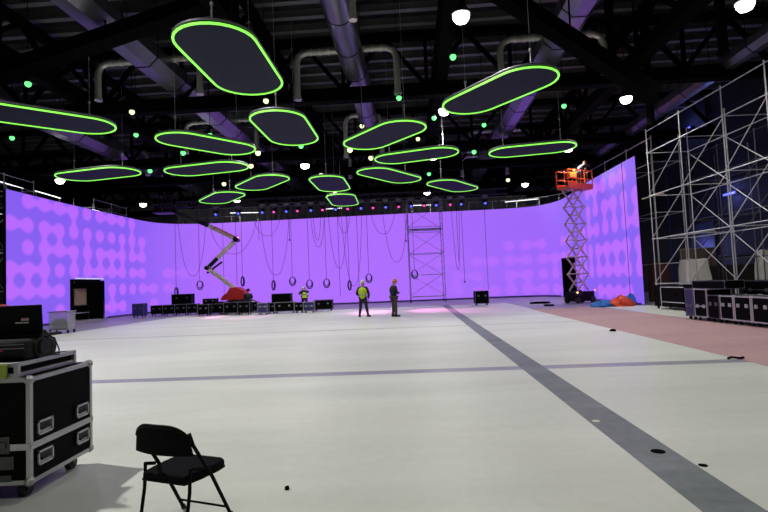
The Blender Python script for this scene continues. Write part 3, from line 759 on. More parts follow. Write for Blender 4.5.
# the big case close to the camera
def near_case():
    X1, Y0, Y1, H = -2.86, 4.12, 4.98, .965; W = 1.15; D = Y1-Y0; zb = .13
    t = flight_case('flight_case', 'big black flight case with silver edges at the left, nearest the camera', 'case', (X1-W/2, (Y0+Y1)/2, 0), (W, D, H), 0, wheels=False, e=.034, zb=zb, latches=False, split=None)
    zs = zb+(H-zb)*.352
    sp = MB().box((W/2, 0, zs), (.012, D, .05)); sp.box((W/2+.004, 0, zs), (.012, D, .012))
    sp.box((0, -D/2, zs), (W, .012, .05))
    link('split_rail', sp, M_alu, t, smooth=0)
    for yy in (-.26, .26):
        for zz in (zs+.12, zs-.12):
            dish = MB().box((W/2+.001, yy, zz), (.008, .175, .11)).box((W/2+.008, yy, zz+.05), (.014, .19, .016)).box((W/2+.008, yy, zz-.05), (.014, .19, .016)).box((W/2+.008, yy-.087, zz), (.014, .016, .115)).box((W/2+.008, yy+.087, zz), (.014, .016, .115))
            h = link('recessed_handle', dish, M_alu, t, smooth=0)
            link('handle_grip', MB().tube((W/2+.014, yy-.055, zz-.012), (W/2+.014, yy+.055, zz-.012), .011, n=8).box((W/2+.006, yy, zz+.012), (.006, .13, .05)), M_rubber, h)
    for fx in (W/2-.22, W/2-.75):
        l_ = link('butterfly_latch', MB().box((fx, -D/2-.004, zs+.02), (.12, .012, .13)).box((fx, -D/2-.012, zs+.02), (.07, .014, .05)), mat('dull_latch_plate', (.05, .05, .05), .5, .3), t, smooth=0)
    link('label_plate', MB().box((W/2-.2, -D/2-.004, zs-.12), (.14, .006, .10)).box((W/2-.2, -D/2-.004, zs-.24), (.1, .006, .05)), mat('dull_latch_plate', (.05, .05, .05), .5, .3), t, smooth=0)
    for a in (-1, 1):
        for b_ in (-1, 1):
            cx, cy = a*(W/2-.13), b_*(D/2-.13)
            c = link('caster', MB().tube((cx-.025, cy, .06), (cx+.025, cy, .06), .06, n=20), M_rubber, t)
            link('caster_fork', MB().box((cx-.035, cy, .09), (.006, .06, .09)).box((cx+.035, cy, .09), (.006, .06, .09)).box((cx, cy, .13), (.1, .1, .012)), M_blackm, c)
near_case()
def lid_tray():
    t = thing('rack_lid', 'flat silver edged tray case lying on the big near case', 'case', (-3.47, 4.50, .966))
    W, D, H = 1.0, .74, .125
    link('panel_body', MB().box((0, 0, H/2), (W-.02, D-.02, H-.02)), M_case, t, smooth=0)
    e = MB()
    for z in (.02, H-.02):
        for s in (-1, 1): e.box((s*W/2, 0, z), (.03, D, .036)); e.box((0, s*D/2, z), (W, .03, .036))
    for a in (-1, 1):
        for b_ in (-1, 1): e.box((a*W/2, b_*D/2, H/2), (.036, .036, H))
    link('edge_profile', e, M_alu, t, smooth=0, bevel=.004)
lid_tray()
ZT = 1.092
M_screenb = mat('matte_black_screen_back', (.003, .003, .0035), .6, spec=.1, noise=.2)
def laptop():
    t = thing('laptop', 'black laptop with its lid up, back of the screen toward the camera', 'laptop', (-3.36, 4.42, ZT+.17))
    link('base', MB().box((0, .12, .012), (.80, .30, .024)), M_plast, t, bevel=.006)
    lid = link('screen_lid', MB().box((0, 0, .15), (.80, .02, .255), R=Matrix.Rotation(math.radians(4), 3, 'X')), M_screenb, t, bevel=.006)
    link('logo', MB().box((.26, -.0115, .155), (.065, .003, .022)), mat('pinkish_logo', (.5, .3, .32), .5), lid)
    link('logo', MB().box((.235, -.0125, .128), (.115, .003, .009)), mat('white_logo', (.6, .6, .62), .5), lid)
laptop()
def console():
    t = thing('equipment_bag', 'black soft equipment bag lying under the laptop', 'bag', (-3.42, 4.42, ZT))
    b_ = MB()
    prof = [(-.48, .02), (-.5, .08), (-.47, .15), (.38, .165), (.45, .12), (.46, .03)]
    for k in range(6):
        pass
    me_ = MB().box((0, 0, .085), (.94, .42, .165))
    o = link('bag_body', me_, mat('black_nylon', (.005, .005, .006), .9, noise=.4, nscale=20, bump=.5), t, bevel=.05)
    link('seam', MB().box((0, -.212, .10), (.9, .006, .008)).box((0, -.212, .13), (.9, .006, .005)), M_alu_dark, t)
    link('red_tab', MB().box((.23, -.215, .085), (.10, .008, .014)), mat('red_tab', (.35, .03, .07), .6), t)
console()
def headphones():
    t = thing('headphones', 'black headphones at the right end of the laptop, cable trailing', 'headphones', (-2.955, 4.42, ZT))
    link('ear_cup', MB().tube((0, -.05, .09), (.03, -.05, .09), .085, n=20).tube((.03, -.05, .09), (.05, -.05, .09), .06, n=20), M_plast, t, bevel=.01)
    link('ear_cup', MB().tube((-.05, .12, .09), (-.02, .12, .09), .085, n=20), M_plast, t, bevel=.01)
    pts = [(.0-.03*k/8, -.05+.17*k/8, .09+.13*math.sin(PI*k/8)) for k in range(9)]
    link('headband', MB().poly(pts, .016, 6), M_plast, t)
    link('cable', MB().poly([(.03, -.05, .12), (.07, -.02, .16), (.11, 0, .13), (.125, .02, .06), (.12, .03, .012), (.02, .05, .008)], .006, 6), M_cable, t, smooth=60)
headphones()
solid('hi_vis_cloth', MB().box((0, 0, .055), (.2, .03, .115)), mat('lime_cloth', (.28, .38, .05), .8, noise=.3, nscale=15, bump=.5), 'bit of lime green cloth at the left picture edge on the near case', 'cloth', loc=(-3.13, 4.10, .967), bevel=.008)

# row of cases before the screen, left and centre
def px_case(x0, x1, ytop, ybot, label, dp=.6, rz=0, name='flight_case', cat='case', **k):
    a = atz((x0+x1)/2, ybot, 0); Y = a.y; s = Y/FOC
    wv = (x1-x0+.7)*s; h = (ybot-ytop)*s
    return flight_case(name, label, cat, (a.x, Y+dp/2, 0), (wv, dp, h), rz, 'cases standing before the screen', **k), Y, h
px_case(132.5, 143, 303.8, 318, 'upright dark case alone at the left before the screen', edge=M_alu_dark, face=M_blue, e=.02)
for x0, x1, yt, yb, l, kw in ((151, 162.5, 305.5, 316, 'low black case, first of the left row from the left', {}), (163, 174.5, 305, 316, 'low black case, second of the left row', {}),
                        (175, 186.5, 304.5, 315.5, 'low black case, third of the left row', {}), (187, 197, 304, 315, 'low black case, fourth of the left row', {}),
                        (198, 208.5, 304.5, 316.5, 'black case with two pale latches standing forward of the left row', {}),
                        (209, 223.5, 304, 315, 'black case with round latches in front of the lift', {}), (224, 237.5, 302.5, 315, 'wide black case under the red lift body', {}),
                        (238, 249.5, 302, 315, 'black case just right of the red lift body', {}), (250, 257, 302, 312.5, 'narrow black case beside the blue one', {}),
                        (258.3, 267, 303, 315, 'small blue fronted case with silver edges, left of the two', dict(face=M_blue, split=[.5])), (267.5, 274.5, 303, 314, 'narrow dark case right of the left blue case', {}),
                        (275, 294, 302.3, 313.5, 'silver edged black case under the big black box', {}), (295, 303, 302.5, 313, 'dark case before the crouching worker', {}),
                        (303.8, 314, 302, 313, 'small blue fronted case with silver edges, right of the two', dict(face=M_blue, split=[.42])), (314.5, 332.3, 300, 311.5, 'long low case at the right end of the row', {})):
    wide = dict(edge=M_alu_dark if 'silver' not in l else M_alu, e=.025); wide.update(kw)
    px_case(x0, x1, yt, yb, l, **wide)
def onto(x0, x1, yt, yb, Y, label, name, cat, **k):
    a = at((x0+x1)/2, yb, Y); s = Y/FOC
    return flight_case(name, label, cat, a, ((x1-x0)*s, .5, (yb-yt)*s), 0, wheels=False, edge=M_alu_dark, e=.02, **k)
def place_on(o, zt): o.location.z = zt
onto(173, 193.5, 294, 304, 36.2, 'black equipment box resting on the left row of cases', 'equipment_box', 'box')
onto(204, 217.5, 298.5, 304, 33.9, 'low dark equipment box on the cases left of the lift', 'equipment_box', 'box')
onto(272.5, 292, 293.5, 302.3, 32.2, 'big plain black box on the silver edged case', 'equipment_box', 'box', latches=False)
# single case at right of centre
t_, _, _ = px_case(476, 489, 291, 305.5, 'lone black case standing before the right half of the back screen', edge=M_alu_dark, e=.02)
# right row of cases near the pink carpet, facing the middle of the hall
RX = 9.85
def rcase(y0, y1, h, label, z=0, dp=.8, **k):
    wheels = k.pop('wheels', z == 0)
    return flight_case('flight_case', label, 'case', (RX+dp/2+.0, (y0+y1)/2, z), (abs(y1-y0), dp, h), -PI/2, 'cases in the row at the right', wheels=wheels, **k)
LAV = mat('satin_aluminium', (.62, .58, .68), .5, .15, noise=.2)
rcase(16.5, 16.95, 1.0, 'blue sided case at the far end of the right row', face=M_blue, edge=M_alu_dark, split=[.45])
rcase(15.82, 16.45, 1.0, 'two-part case with bright edges, second in the right row', edge=LAV, split=[.46])
rcase(15.24, 15.77, .82, 'unlit black case in the gap of the right row', edge=M_alu_dark, e=.015)
rcase(14.62, 15.2, .82, 'black case with bright edges, left of the three alike in the right row', edge=LAV, e=.035)
rcase(13.92, 14.58, .82, 'black case with bright edges, middle of the three alike in the right row', edge=LAV, e=.035)
rcase(13.22, 13.88, .82, 'black case with bright edges, right of the three alike, near the picture edge', edge=LAV, e=.035)
flight_case('flight_case', 'long black box lying across the tops at the far end of the right row', 'case', (RX+.45, 15.95, 1.0), (1.6, .6, .25), -PI/2, wheels=False, edge=M_alu_dark, e=.015, latches=False)
flight_case('flight_case', 'tall black case behind the three alike ones', 'case', (RX+1.35, 14.9, 0), (1.3, .8, 1.22), -PI/2, wheels=True, edge=M_alu_dark, e=.02, split=[.95])
flight_case('flight_case', 'black case behind the nearest of the three, at the picture edge', 'case', (RX+1.4, 13.3, 0), (1.5, .8, 1.15), -PI/2, wheels=True, edge=M_alu_dark, e=.02, split=[.9])
# cases and table inside the scaffold foot
flight_case('flight_case', 'black case standing between the scaffold foot and the right row', 'case', (10.85, 17.9, 0), (.6, .6, 1.1), -PI/2, wheels=True, edge=M_black, e=.02)
flight_case('flight_case', 'long black case against the foot of the scaffold beside the screen', 'case', (12.05, 21.3, 0), (2.2, .7, 1.0), -PI/2, wheels=True, edge=M_black, e=.02)
solid('tube_barrier', MB().tube((0, 0, .0), (0, 0, .95), .018).tube((0, 0, .95), (0, -1.9, .95), .018).tube((0, -1.9, .95), (0, -1.9, 0), .018).tube((0, 0, .35), (0, -1.9, .35), .015), M_galv,
      'low silver tube frame leaning at the scaffold foot', 'frame', loc=(11.4, 21.3, 0))
# things behind the scaffold
def draped(name, c, wx, wy, h, m, label, taper=.75, seed=1):
    rnd = random.Random(seed); n = 28; rows = 12; vs = []; fs = []
    for j in range(rows+1):
        f = j/rows; sc_ = 1-(1-taper)*f
        for k in range(n):
            a = 2*PI*k/n; cx = math.copysign(abs(math.cos(a))**.45, math.cos(a)); cy = math.copysign(abs(math.sin(a))**.45, math.sin(a))
            wob = 1+.05*math.sin(k*2.3+seed)+.03*math.sin(k*5.1+j*.9)
            vs.append((cx*wx/2*sc_*wob, cy*wy/2*sc_*wob, h*f*(1+.02*math.sin(k*1.7)*f)))
    for j in range(rows):
        for k in range(n): fs.append((j*n+k, j*n+(k+1) % n, (j+1)*n+(k+1) % n, (j+1)*n+k))
    fs.append(tuple(range(rows*n, (rows+1)*n))); fs.append(tuple(reversed(range(n))))
    m_ = MB()._add(vs, fs)
    return solid(name, m_, m, label, 'covered stack', loc=c, smooth=60)
draped('covered_stack', (15.45, 25.6, 0), 1.5, 1.0, 2.12, M_clothw, 'stack under a crumpled off-white cloth behind the scaffold')
draped('covered_stack', (18.2, 24.6, 0), .8, .8, 2.4, M_clothw, 'white wrapped bundle at the right picture edge behind the scaffold', .6, 4)
draped('covered_stack', (14.75, 27.6, 0), 1.0, .8, 2.05, mat('dark_red_cloth', (.10, .03, .035), .9, noise=.4, nscale=5, bump=.4), 'dark red covered stack between screen edge and white covered stack', .9, 6)
M_ply = mat('brown_board', (.24, .16, .10), .7, noise=.35, nscale=2)
t = thing('board_panel', 'tall brown board standing behind the scaffold at the right', 'board', (17.4, 28.4, 0), -.2)
link('board', MB().box((0, 0, 1.4), (1.75, .08, 2.8)), M_ply, t); link('edge_batten', MB().box((0, -.06, 2.78), (1.8, .06, .06)).box((-.88, -.06, 1.4), (.06, .06, 2.8)), mat('pale_batten', (.3, .25, .22), .6), t)
solid('covered_stack', MB().box((0, 0, .9), (2.6, .8, 1.8)), mat('dark_crate_brown', (.035, .028, .022), .8, noise=.4, nscale=3), 'dark brown crates in the shade at far right behind the scaffold', 'crate', loc=(19.0, 27.6, 0), bevel=.03)
# blue lights on the right wall
def blue_lamp(p, L, label, pw):
    t = thing('blue_wall_light', label, 'light', p)
    link('housing', MB().box((.08, 0, 0), (.1, L+.1, .18)), M_blackm, t); link('lens', MB().box((0, 0, 0), (.06, L, .12)), M_blueL, t, bevel=.02)
    ld = bpy.data.lights.new('blue_glow', 'POINT'); ld.energy = pw; ld.color = (.25, .3, 1); ld.shadow_soft_size = .3
    lo = bpy.data.objects.new('blue_glow', ld); COL.objects.link(lo); lo.parent = t; lo.location = (-.3, 0, 0)
blue_lamp((20.5, 30.0, 6.0), 1.1, 'short blue strip light on the wall behind the scaffold', 60)
blue_lamp((20.5, 33.0, 2.9), .25, 'small blue light low on the wall behind the scaffold', 150)
blue_lamp((20.5, 33.4, 11.0), .2, 'small blue dot light high above the scaffold', 30)

# clear plastic cart at left
def clear_cart():
    a = atz(58, 334, 0)
    M_clear = mat('clear_plastic_film', (.6, .6, .66), .25, noise=.3, nscale=5, trans=.5)
    t = thing('supply_cart', 'small cart wrapped in clear plastic behind the near case', 'cart', (a.x, a.y+.3, 0))
    link('wrapped_load', MB().box((0, 0, .55), (.86, .55, .75)), M_clear, t, bevel=.04)
    link('shelf', MB().box((0, 0, .18), (.9, .6, .04)), M_alu, t); link('shelf', MB().box((0, 0, .95), (.9, .6, .04)), M_alu, t)
    link('contents', MB().box((-.12, 0, .42), (.3, .4, .42)).box((.22, 0, .36), (.25, .4, .32)), mat('dark_contents', (.08, .08, .14), .6), t)
    for x in (-.38, .38):
        for y in (-.22, .22): link('caster', MB().tube((x-.02, y, .06), (x+.02, y, .06), .06, n=12).box((x, y, .13), (.06, .06, .06)), M_rubber, t)
clear_cart()
t = thing('storage_bin', 'orange bin standing at the left picture edge before the screen', 'bin', (-17.7, 23.6, 0))
link('bin_body', MB().lathe([(.26, 0), (.3, .2), (.34, 1.2)], n=20), mat('orange_plastic', (.75, .10, .03), .5, noise=.2), t)
link('lid', MB().lathe([(.36, 1.2), (.35, 1.28), (.1, 1.36)], n=20), mat('orange_plastic', (.75, .10, .03), .5), t)
draped('covered_stack', (-22.9, 29.5, 0), .9, .8, 3.4, mat('grey_white_wrap', (.3, .3, .28), .8, noise=.4, nscale=3), 'grey wrapped stack seen past the left edge of the screen', .9, 9)

# ------------------------------------------------------------------ blue and orange heap at the screen's right end
def heap(name, c, wx, wy, h, m, label, seed, n=26, rows=9):
    rnd = random.Random(seed); vs = []; fs = []
    for j in range(rows):
        f = j/(rows-1)
        for k in range(n):
            a = 2*PI*k/n; r = math.sqrt(max(0, 1-f**2.2))*(1+.16*math.sin(3*a+seed)+.2*math.sin(7*a+seed*2+j*.9))
            vs.append((wx/2*r*math.cos(a), wy/2*r*math.sin(a), max(0, h*f*(.78+.22*math.sin(2*a+seed)+.16*math.sin(5*a+j*2.1)))))
    for j in range(rows-1):
        for k in range(n): fs.append((j*n+k, j*n+(k+1) % n, (j+1)*n+(k+1) % n, (j+1)*n+k))
    fs.append(tuple(range((rows-1)*n, rows*n))); fs.append(tuple(reversed(range(n))))
    return solid(name, MB()._add(vs, fs), m, label, 'tarpaulin', loc=c, smooth=50)
M_tb = mat('blue_tarpaulin', (.02, .22, .75), .5, noise=.4, nscale=5, bump=.8); M_to = mat('orange_red_tarpaulin', (.95, .085, .03), .5, noise=.35, nscale=5, bump=.8)
heap('crumpled_tarpaulin', (10.5, 25.0, 0), 1.1, .8, .30, M_tb, 'crumpled blue tarpaulin at the left of the heap by the screen end', 2)
heap('crumpled_tarpaulin', (11.4, 25.0, 0), 1.35, .9, .52, M_to, 'crumpled orange-red tarpaulin in the middle of the heap by the screen end', 5)
heap('crumpled_tarpaulin', (12.0, 25.25, 0), .5, .5, .55, M_tb, 'small crumpled blue tarpaulin against the screen end', 8)

# ------------------------------------------------------------------ boom lift
def boom_lift():
    Y = 34.9; b0 = at(237, 303, Y); o3 = Vector((b0.x, Y, 0))
    M_red = mat('red_lift_paint', (.70, .025, .02), .45, noise=.25); M_cream = mat('cream_boom_paint', (.88, .76, .68), .5, noise=.2, nscale=3)
    t = thing('boom_lift', 'red boom lift with a folded pale boom before the screen', 'lift', o3)
    def P(x, y, dy=0): return at(x, y, Y+dy)-o3
    link('chassis', MB().box((0, 0, .55), (2.2, 1.6, .4)), M_cream, t, bevel=.08)
    for x in (-.8, .8):
        for y in (-.8, .8):
            wl = link('wheel', MB().tube((x, y-.14, .42), (x, y+.14, .42), .42, n=20), M_rubber, t); link('hub', MB().tube((x, y-.16, .42), (x, y+.16, .42), .18, n=12), M_cream, wl)
    link('turntable', MB().tube((0, 0, .75), (0, 0, .95), .6, n=20), M_blackm, t)
    hood = MB(); sec = [(-.95, .9), (-.85, 1.15), (-.5, 1.4), (-.3, 1.72), (.15, 1.75), (.4, 1.6), (.65, 1.5), (.72, .9)]
    n_ = len(sec); hood._add([(x, -.6, z) for x, z in sec]+[(x, .6, z) for x, z in sec], [tuple(range(n_)), tuple(reversed(range(n_, 2*n_)))]+[(k, n_+k, n_+(k+1) % n_, (k+1) % n_) for k in range(n_)])
    link('engine_hood', hood, M_red, t, bevel=.05, smooth=0)
    A = P(238, 291); B = P(207.5, 268); C = P(236.5, 239.5); D = P(209, 226); E_ = P(176, 212.5)
    dz = Vector((0, .28, 0))
    link('lower_boom', MB().beam(A, B, .26, .27), M_cream, t, bevel=.02); link('middle_boom', MB().beam(B, C, .24, .26), M_cream, t, bevel=.02)
    link('middle_boom', MB().beam(B.lerp(C, .1)-Vector((0, .25, .1)), B.lerp(C, .38)-Vector((0, .25, .1)), .16, .2), M_blackm, t)
    link('upper_boom', MB().beam(C, D, .26, .28), M_cream, t, bevel=.02)
    link('upper_boom', MB().beam(C-Vector((0, .2, -.15)), C.lerp(D, .75)-Vector((0, .2, -.15)), .08, .1), mat('orange_marking', (.6, .15, .1), .5), t)
    link('jib', MB().beam(D, E_, .3, .26), M_blackm, t, bevel=.02)
    for q, r in ((B, .14), (C, .18), (A, .27)): link('elbow_joint', MB().tube(q-dz, q+dz, r, n=16), M_blackm, t)
    link('hydraulic_cylinder', MB().tube(P(207, 273), P(222, 262), .07), M_blackm, t)
    # basket at the end of the jib
    bk_ = MB(); F_ = E_+Vector((-.1, 0, 0))
    for zz in (0, .55, 1.1): bk_.poly([F_+Vector((dx, dy, zz)) for dx, dy in ((0, -.5), (-1.3, -.5), (-1.3, .5), (0, .5))], .035, 6, closed=True)
    for dx, dy in ((0, -.5), (-.65, -.5), (-1.3, -.5), (-1.3, .5), (-.65, .5), (0, .5)): bk_.tube(F_+Vector((dx, dy, 0)), F_+Vector((dx, dy, 1.1)), .03)
    bk_.box(F_+Vector((-.65, 0, -.02)), (1.3, 1.0, .06)); link('basket', bk_, M_blackm, t)
boom_lift()

# ------------------------------------------------------------------ scissor lift
def scissor_lift():
    M_or = mat('orange_lift_paint', (.75, .11, .015), .5, noise=.2); M_arm = mat('dull_beige_steel', (.62, .46, .42), .5, .2, noise=.2)
    cx, cy, rz = 11.1, 29.4, math.radians(28)
    t = thing('scissor_lift', 'orange scissor lift raised high beside the right screen wing', 'lift', (cx, cy, 0), rz)
    link('chassis', MB().box((0, 0, .37), (1.5, .8, .55)), mat('black_lift_base', (.008, .006, .008), .7, spec=.1), t, bevel=.03)
    link('control_box', MB().box((-.6, -.45, .6), (.4, .12, .3)), M_blackm, t)
    for x in (-.6, .6):
        for y in (-.38, .38): link('wheel', MB().tube((x, y-.06, .19), (x, y+.06, .19), .19, n=16), M_rubber, t)
    z0, z1, n = .7, 6.5, 6; h = (z1-z0)/n; L = .46
    for k in range(n):
        za = z0+k*h; zb_ = za+h
        for y in (-.32, .32):
            link('scissor_arm', MB().beam((-L, y, za), (L, y, zb_), .05, .09), M_arm, t); link('scissor_arm', MB().beam((L, y+.07, za), (-L, y+.07, zb_), .05, .09), M_arm, t)
        for x in (-L, L): link('pivot_bar', MB().tube((x, -.36, zb_), (x, .42, zb_), .035), M_arm, t)
        link('pivot_bar', MB().tube((0, -.36, za+h/2), (0, .42, za+h/2), .04), M_arm, t)
    pz = 6.55
    link('platform_deck', MB().box((.15, 0, pz+.06), (2.0, .85, .14)), M_or, t, bevel=.01)
    link_each('kick_plate', MB().box((.15, -.42, pz+.2), (2.0, .02, .18)).box((.15, .42, pz+.2), (2.0, .02, .18)), M_or, t)
    for z in (.55, 1.05):
        link('guard_rail', MB().poly([(-.85, -.42, pz+z), (1.15, -.42, pz+z), (1.15, .42, pz+z), (-.85, .42, pz+z)], .03, 8, closed=True), M_or, t)
    for x, y in ((-.85, -.42), (-.2, -.42), (.5, -.42), (1.15, -.42), (-.85, .42), (-.2, .42), (.5, .42), (1.15, .42)):
        link('guard_post', MB().tube((x, y, pz+.1), (x, y, pz+1.05), .03), M_or, t)
    link('control_panel', MB().box((-.5, -.47, pz+.72), (.55, .06, .32)), mat('bright_orange_cover', (.95, .32, .08), .5, emit=None), t, bevel=.02)
    lp = Vector((-.55, -.75, pz+.95))
    link('work_lamp', MB().ball((-.45, -.52, pz+.98), .05, 10, 6), mat('amber_lamp', (1, .5, .1), .5, emit=(1, .45, .12), estr=5), t)
    ld = bpy.data.lights.new('amber_light', 'POINT'); ld.energy = 45; ld.color = (1, .5, .2); ld.shadow_soft_size = .05
    lo = bpy.data.objects.new('amber_light', ld); COL.objects.link(lo); lo.parent = t; lo.location = (-.5, -.8, pz+1.1)
    bc = link('beacon', MB().ball((-.75, -.50, .62), .055, 10, 6), mat('orange_beacon', (1, .3, .1), .5, emit=(1, .35, .12), estr=6), t)
    link('beacon', MB().ball((.78, -.42, .70), .05, 10, 6), mat('red_beacon', (1, .2, .2), .5, emit=(1, .12, .25), estr=3), t)
    return t, pz
scl, SPZ = scissor_lift()

# ------------------------------------------------------------------ people
def skin_mesh(J, E_, Rr, root):
    keys = list(J); idx = {k: i for i, k in enumerate(keys)}
    me = bpy.data.meshes.new('tmp'); me.from_pydata([tuple(J[k]) for k in keys], [(idx[a], idx[b]) for a, b in E_], [])
    o = bpy.data.objects.new('tmp', me); COL.objects.link(o)
    m = o.modifiers.new('s', 'SKIN'); m.use_smooth_shade = True
    sv = me.skin_vertices[0].data
    for k in keys:
        r = Rr[k]; sv[idx[k]].radius = (r, r) if not isinstance(r, tuple) else r; sv[idx[k]].use_root = (k == root)
    s = o.modifiers.new('u', 'SUBSURF'); s.levels = 2; s.render_levels = 2
    dg = bpy.context.evaluated_depsgraph_get(); ev = o.evaluated_get(dg)
    m2 = bpy.data.meshes.new_from_object(ev)
    vs = [tuple(v.co) for v in m2.vertices]; fs = [tuple(p.vertices) for p in m2.polygons]
    bpy.data.objects.remove(o); bpy.data.meshes.remove(me); bpy.data.meshes.remove(m2)
    return vs, fs
def person(label, loc, rz, J, top, legs, hat, vest=None, refl=None, z0=0):
    t = thing('person', label, 'person', loc, rz)
    V = {k: Vector(v) for k, v in J.items()}
    E_ = [('pel', 'chest'), ('chest', 'neck'), ('neck', 'head0'), ('head0', 'head'), ('pel', 'hipL'), ('hipL', 'kneL'), ('kneL', 'ankL'), ('ankL', 'toeL'), ('pel', 'hipR'), ('hipR', 'kneR'), ('kneR', 'ankR'), ('ankR', 'toeR'),
          ('chest', 'shL'), ('shL', 'elL'), ('elL', 'wrL'), ('wrL', 'paL'), ('chest', 'shR'), ('shR', 'elR'), ('elR', 'wrR'), ('wrR', 'paR')]
    up = (V['head']-V['neck']).normalized()
    V['head0'] = V['neck']+up*.06
    for s in 'LR': V['pa'+s] = V['wr'+s]+(V['wr'+s]-V['el'+s]).normalized()*.08
    R = dict(pel=.13, chest=.145, neck=.055, head0=.06, head=.09, **{k+s: r for s in 'LR' for k, r in dict(hip=.085, kne=.055, ank=.035, toe=.03, sh=.06, el=.042, wr=.028, pa=.03).items()})
    vs, fs = skin_mesh({k: v for k, v in V.items() if k != 'fwd'}, E_, R, 'pel')
    b_ = MB(); b_._add(vs, fs)
    # head with face, ears
    fw = V['fwd'] if 'fwd' in V else Vector((0, 1, 0)); fw = (fw-up*fw.dot(up)).normalized(); sd = fw.cross(up)
    Rh = Matrix((sd, fw, up)).transposed(); hc = V['head']+up*.02
    b_.ball(hc, .1, 16, 10, (.82, .98, 1.2), Rh)
    b_.ball(hc+fw*.1-up*.01, .02, 8, 5, (.8, 1, 1.6), Rh)
    for s in (-1, 1):
        b_.ball(hc+sd*s*.083, .028, 8, 5, (.4, .8, 1.2), Rh); b_.ball(hc+sd*s*.034+fw*.086+up*.015, .013, 8, 5)
    b_.box(hc+fw*.094-up*.05, (.045, .012, .008), R=Rh)
    # hands: five fingers
    for s in 'LR':
        d = (V['wr'+s]-V['el'+s]).normalized(); a = d.cross(Vector((0, 0, 1)) if abs(d.z) < .8 else Vector((0, 1, 0))).normalized(); c = d.cross(a)
        for q, ln in enumerate((.07, .08, .075, .06)):
            p = V['pa'+s]+a*(.024*(q-1.5))+d*.02
            b_.poly([p, p+d*ln*.5+c*.006, p+d*ln*.85+c*.025], [.010, .009, .007], 6)
        p = V['pa'+s]-a*.03-d*.03; b_.poly([p, p-a*.02+d*.03, p-a*.025+d*.055+c*.01], [.012, .011, .008], 6)
    link('body', b_, M_skin, t, smooth=60)
    eye = MB()
    for s in (-1, 1): eye.ball(hc+sd*s*.034+fw*.096+up*.015, .006, 6, 4)
    link('eyes', eye, M_black, t)
    # clothes
    sub = lambda ks: {k: V[k] for k in ks}
    tk = ['pel', 'chest', 'neck2', 'shL', 'elL', 'wrL', 'shR', 'elR', 'wrR']; V['neck2'] = V['neck'].lerp(V['chest'], .15)
    rt = dict(pel=.168, chest=.18, neck2=.085, shL=.09, shR=.09, elL=.066, elR=.066, wrL=.05, wrR=.05)
    vs, fs = skin_mesh(sub(tk), [('pel', 'chest'), ('chest', 'neck2'), ('chest', 'shL'), ('shL', 'elL'), ('elL', 'wrL'), ('chest', 'shR'), ('shR', 'elR'), ('elR', 'wrR')], rt, 'chest')
    jk = MB()._add(vs, fs); A_ = V['pel']-Vector((0, 0, .04)); B_ = V['chest']; C_ = V['neck']; nn = 20; vv_ = []; ff_ = []
    for p, a_, b2 in [(A_, .185, .14), (A_.lerp(B_, .4), .175, .145), (A_.lerp(B_, .8), .2, .165), (B_.lerp(C_, .25), .215, .165), (B_.lerp(C_, .6), .19, .13), (B_.lerp(C_, .85), .10, .09), (C_, .062, .066)]:
        for k in range(nn): vv_.append(p+Vector((a_*math.cos(2*PI*k/nn), b2*math.sin(2*PI*k/nn), 0)))
    for q in range(6):
        for k in range(nn): ff_.append((q*nn+k, q*nn+(k+1) % nn, (q+1)*nn+(k+1) % nn, (q+1)*nn+k))
    jk._add(vv_, ff_+[tuple(range(nn)), tuple(range(6*nn, 7*nn))]); link('jacket', jk, top, t, smooth=60)
    lk = ['pel', 'hipL', 'kneL', 'ankL', 'hipR', 'kneR', 'ankR']
    rl = dict(pel=.155, hipL=.11, hipR=.11, kneL=.08, kneR=.08, ankL=.062, ankR=.062)
    vs, fs = skin_mesh(sub(lk), [('pel', 'hipL'), ('hipL', 'kneL'), ('kneL', 'ankL'), ('pel', 'hipR'), ('hipR', 'kneR'), ('kneR', 'ankR')], rl, 'pel')
    link('trousers', MB()._add(vs, fs), legs, t, smooth=60)
    for s in 'LR':
        an = V['ank'+s]; to = V['toe'+s]; d = (to-an); d.z = 0; d.normalize(); ba = Vector((an.x, an.y, z0))
        Rb = Matrix((d.cross(Vector((0, 0, 1))), d, Vector((0, 0, 1)))).transposed()
        link('boot', MB().box(ba+d*.07+Vector((0, 0, .045)), (.10, .29, .085), R=Rb).box(ba+Vector((0, 0, .11)), (.10, .12, .12), R=Rb), M_rubber, t, bevel=.03)
    hm = MB(); hm.lathe([(.118, .01), (.117, .05), (.10, .11), (.06, .15), (.015, .165)], hc+up*.015, 16, R=Rh); hm.box(hc+fw*.12+up*.03, (.15, .08, .012), R=Rh); hm.lathe([(.135, .0), (.135, .012)], hc+up*.012, 16, R=Rh)
    link('helmet' if hat else 'hair', hm, hat or M_black, t, smooth=50)
    if vest:
        A_ = V['pel']-Vector((0, 0, .06)); B_ = V['chest']; C_ = V['neck']; vv_ = []; ff_ = []; nn = 20
        secs = [(A_, .20, .155), (A_.lerp(B_, .4), .195, .165), (A_.lerp(B_, .8), .22, .185), (B_.lerp(C_, .25), .235, .185), (B_.lerp(C_, .55), .215, .15), (B_.lerp(C_, .82), .13, .11), (B_.lerp(C_, .95), .085, .085)]
        for p, a_, b2 in secs:
            for k in range(nn): vv_.append(p+Vector((a_*math.cos(2*PI*k/nn), b2*math.sin(2*PI*k/nn), 0)))
        for q in range(len(secs)-1):
            for k in range(nn): ff_.append((q*nn+k, q*nn+(k+1) % nn, (q+1)*nn+(k+1) % nn, (q+1)*nn+k))
        ve = link('safety_vest', MB()._add(vv_, ff_), vest, t, smooth=60)
        ax = (V['chest']-V['pel']); c0 = V['pel']+ax*.35
        zz = ax.normalized(); xx = Vector((1, 0, 0)); yy = zz.cross(xx).normalized(); xx = yy.cross(zz)
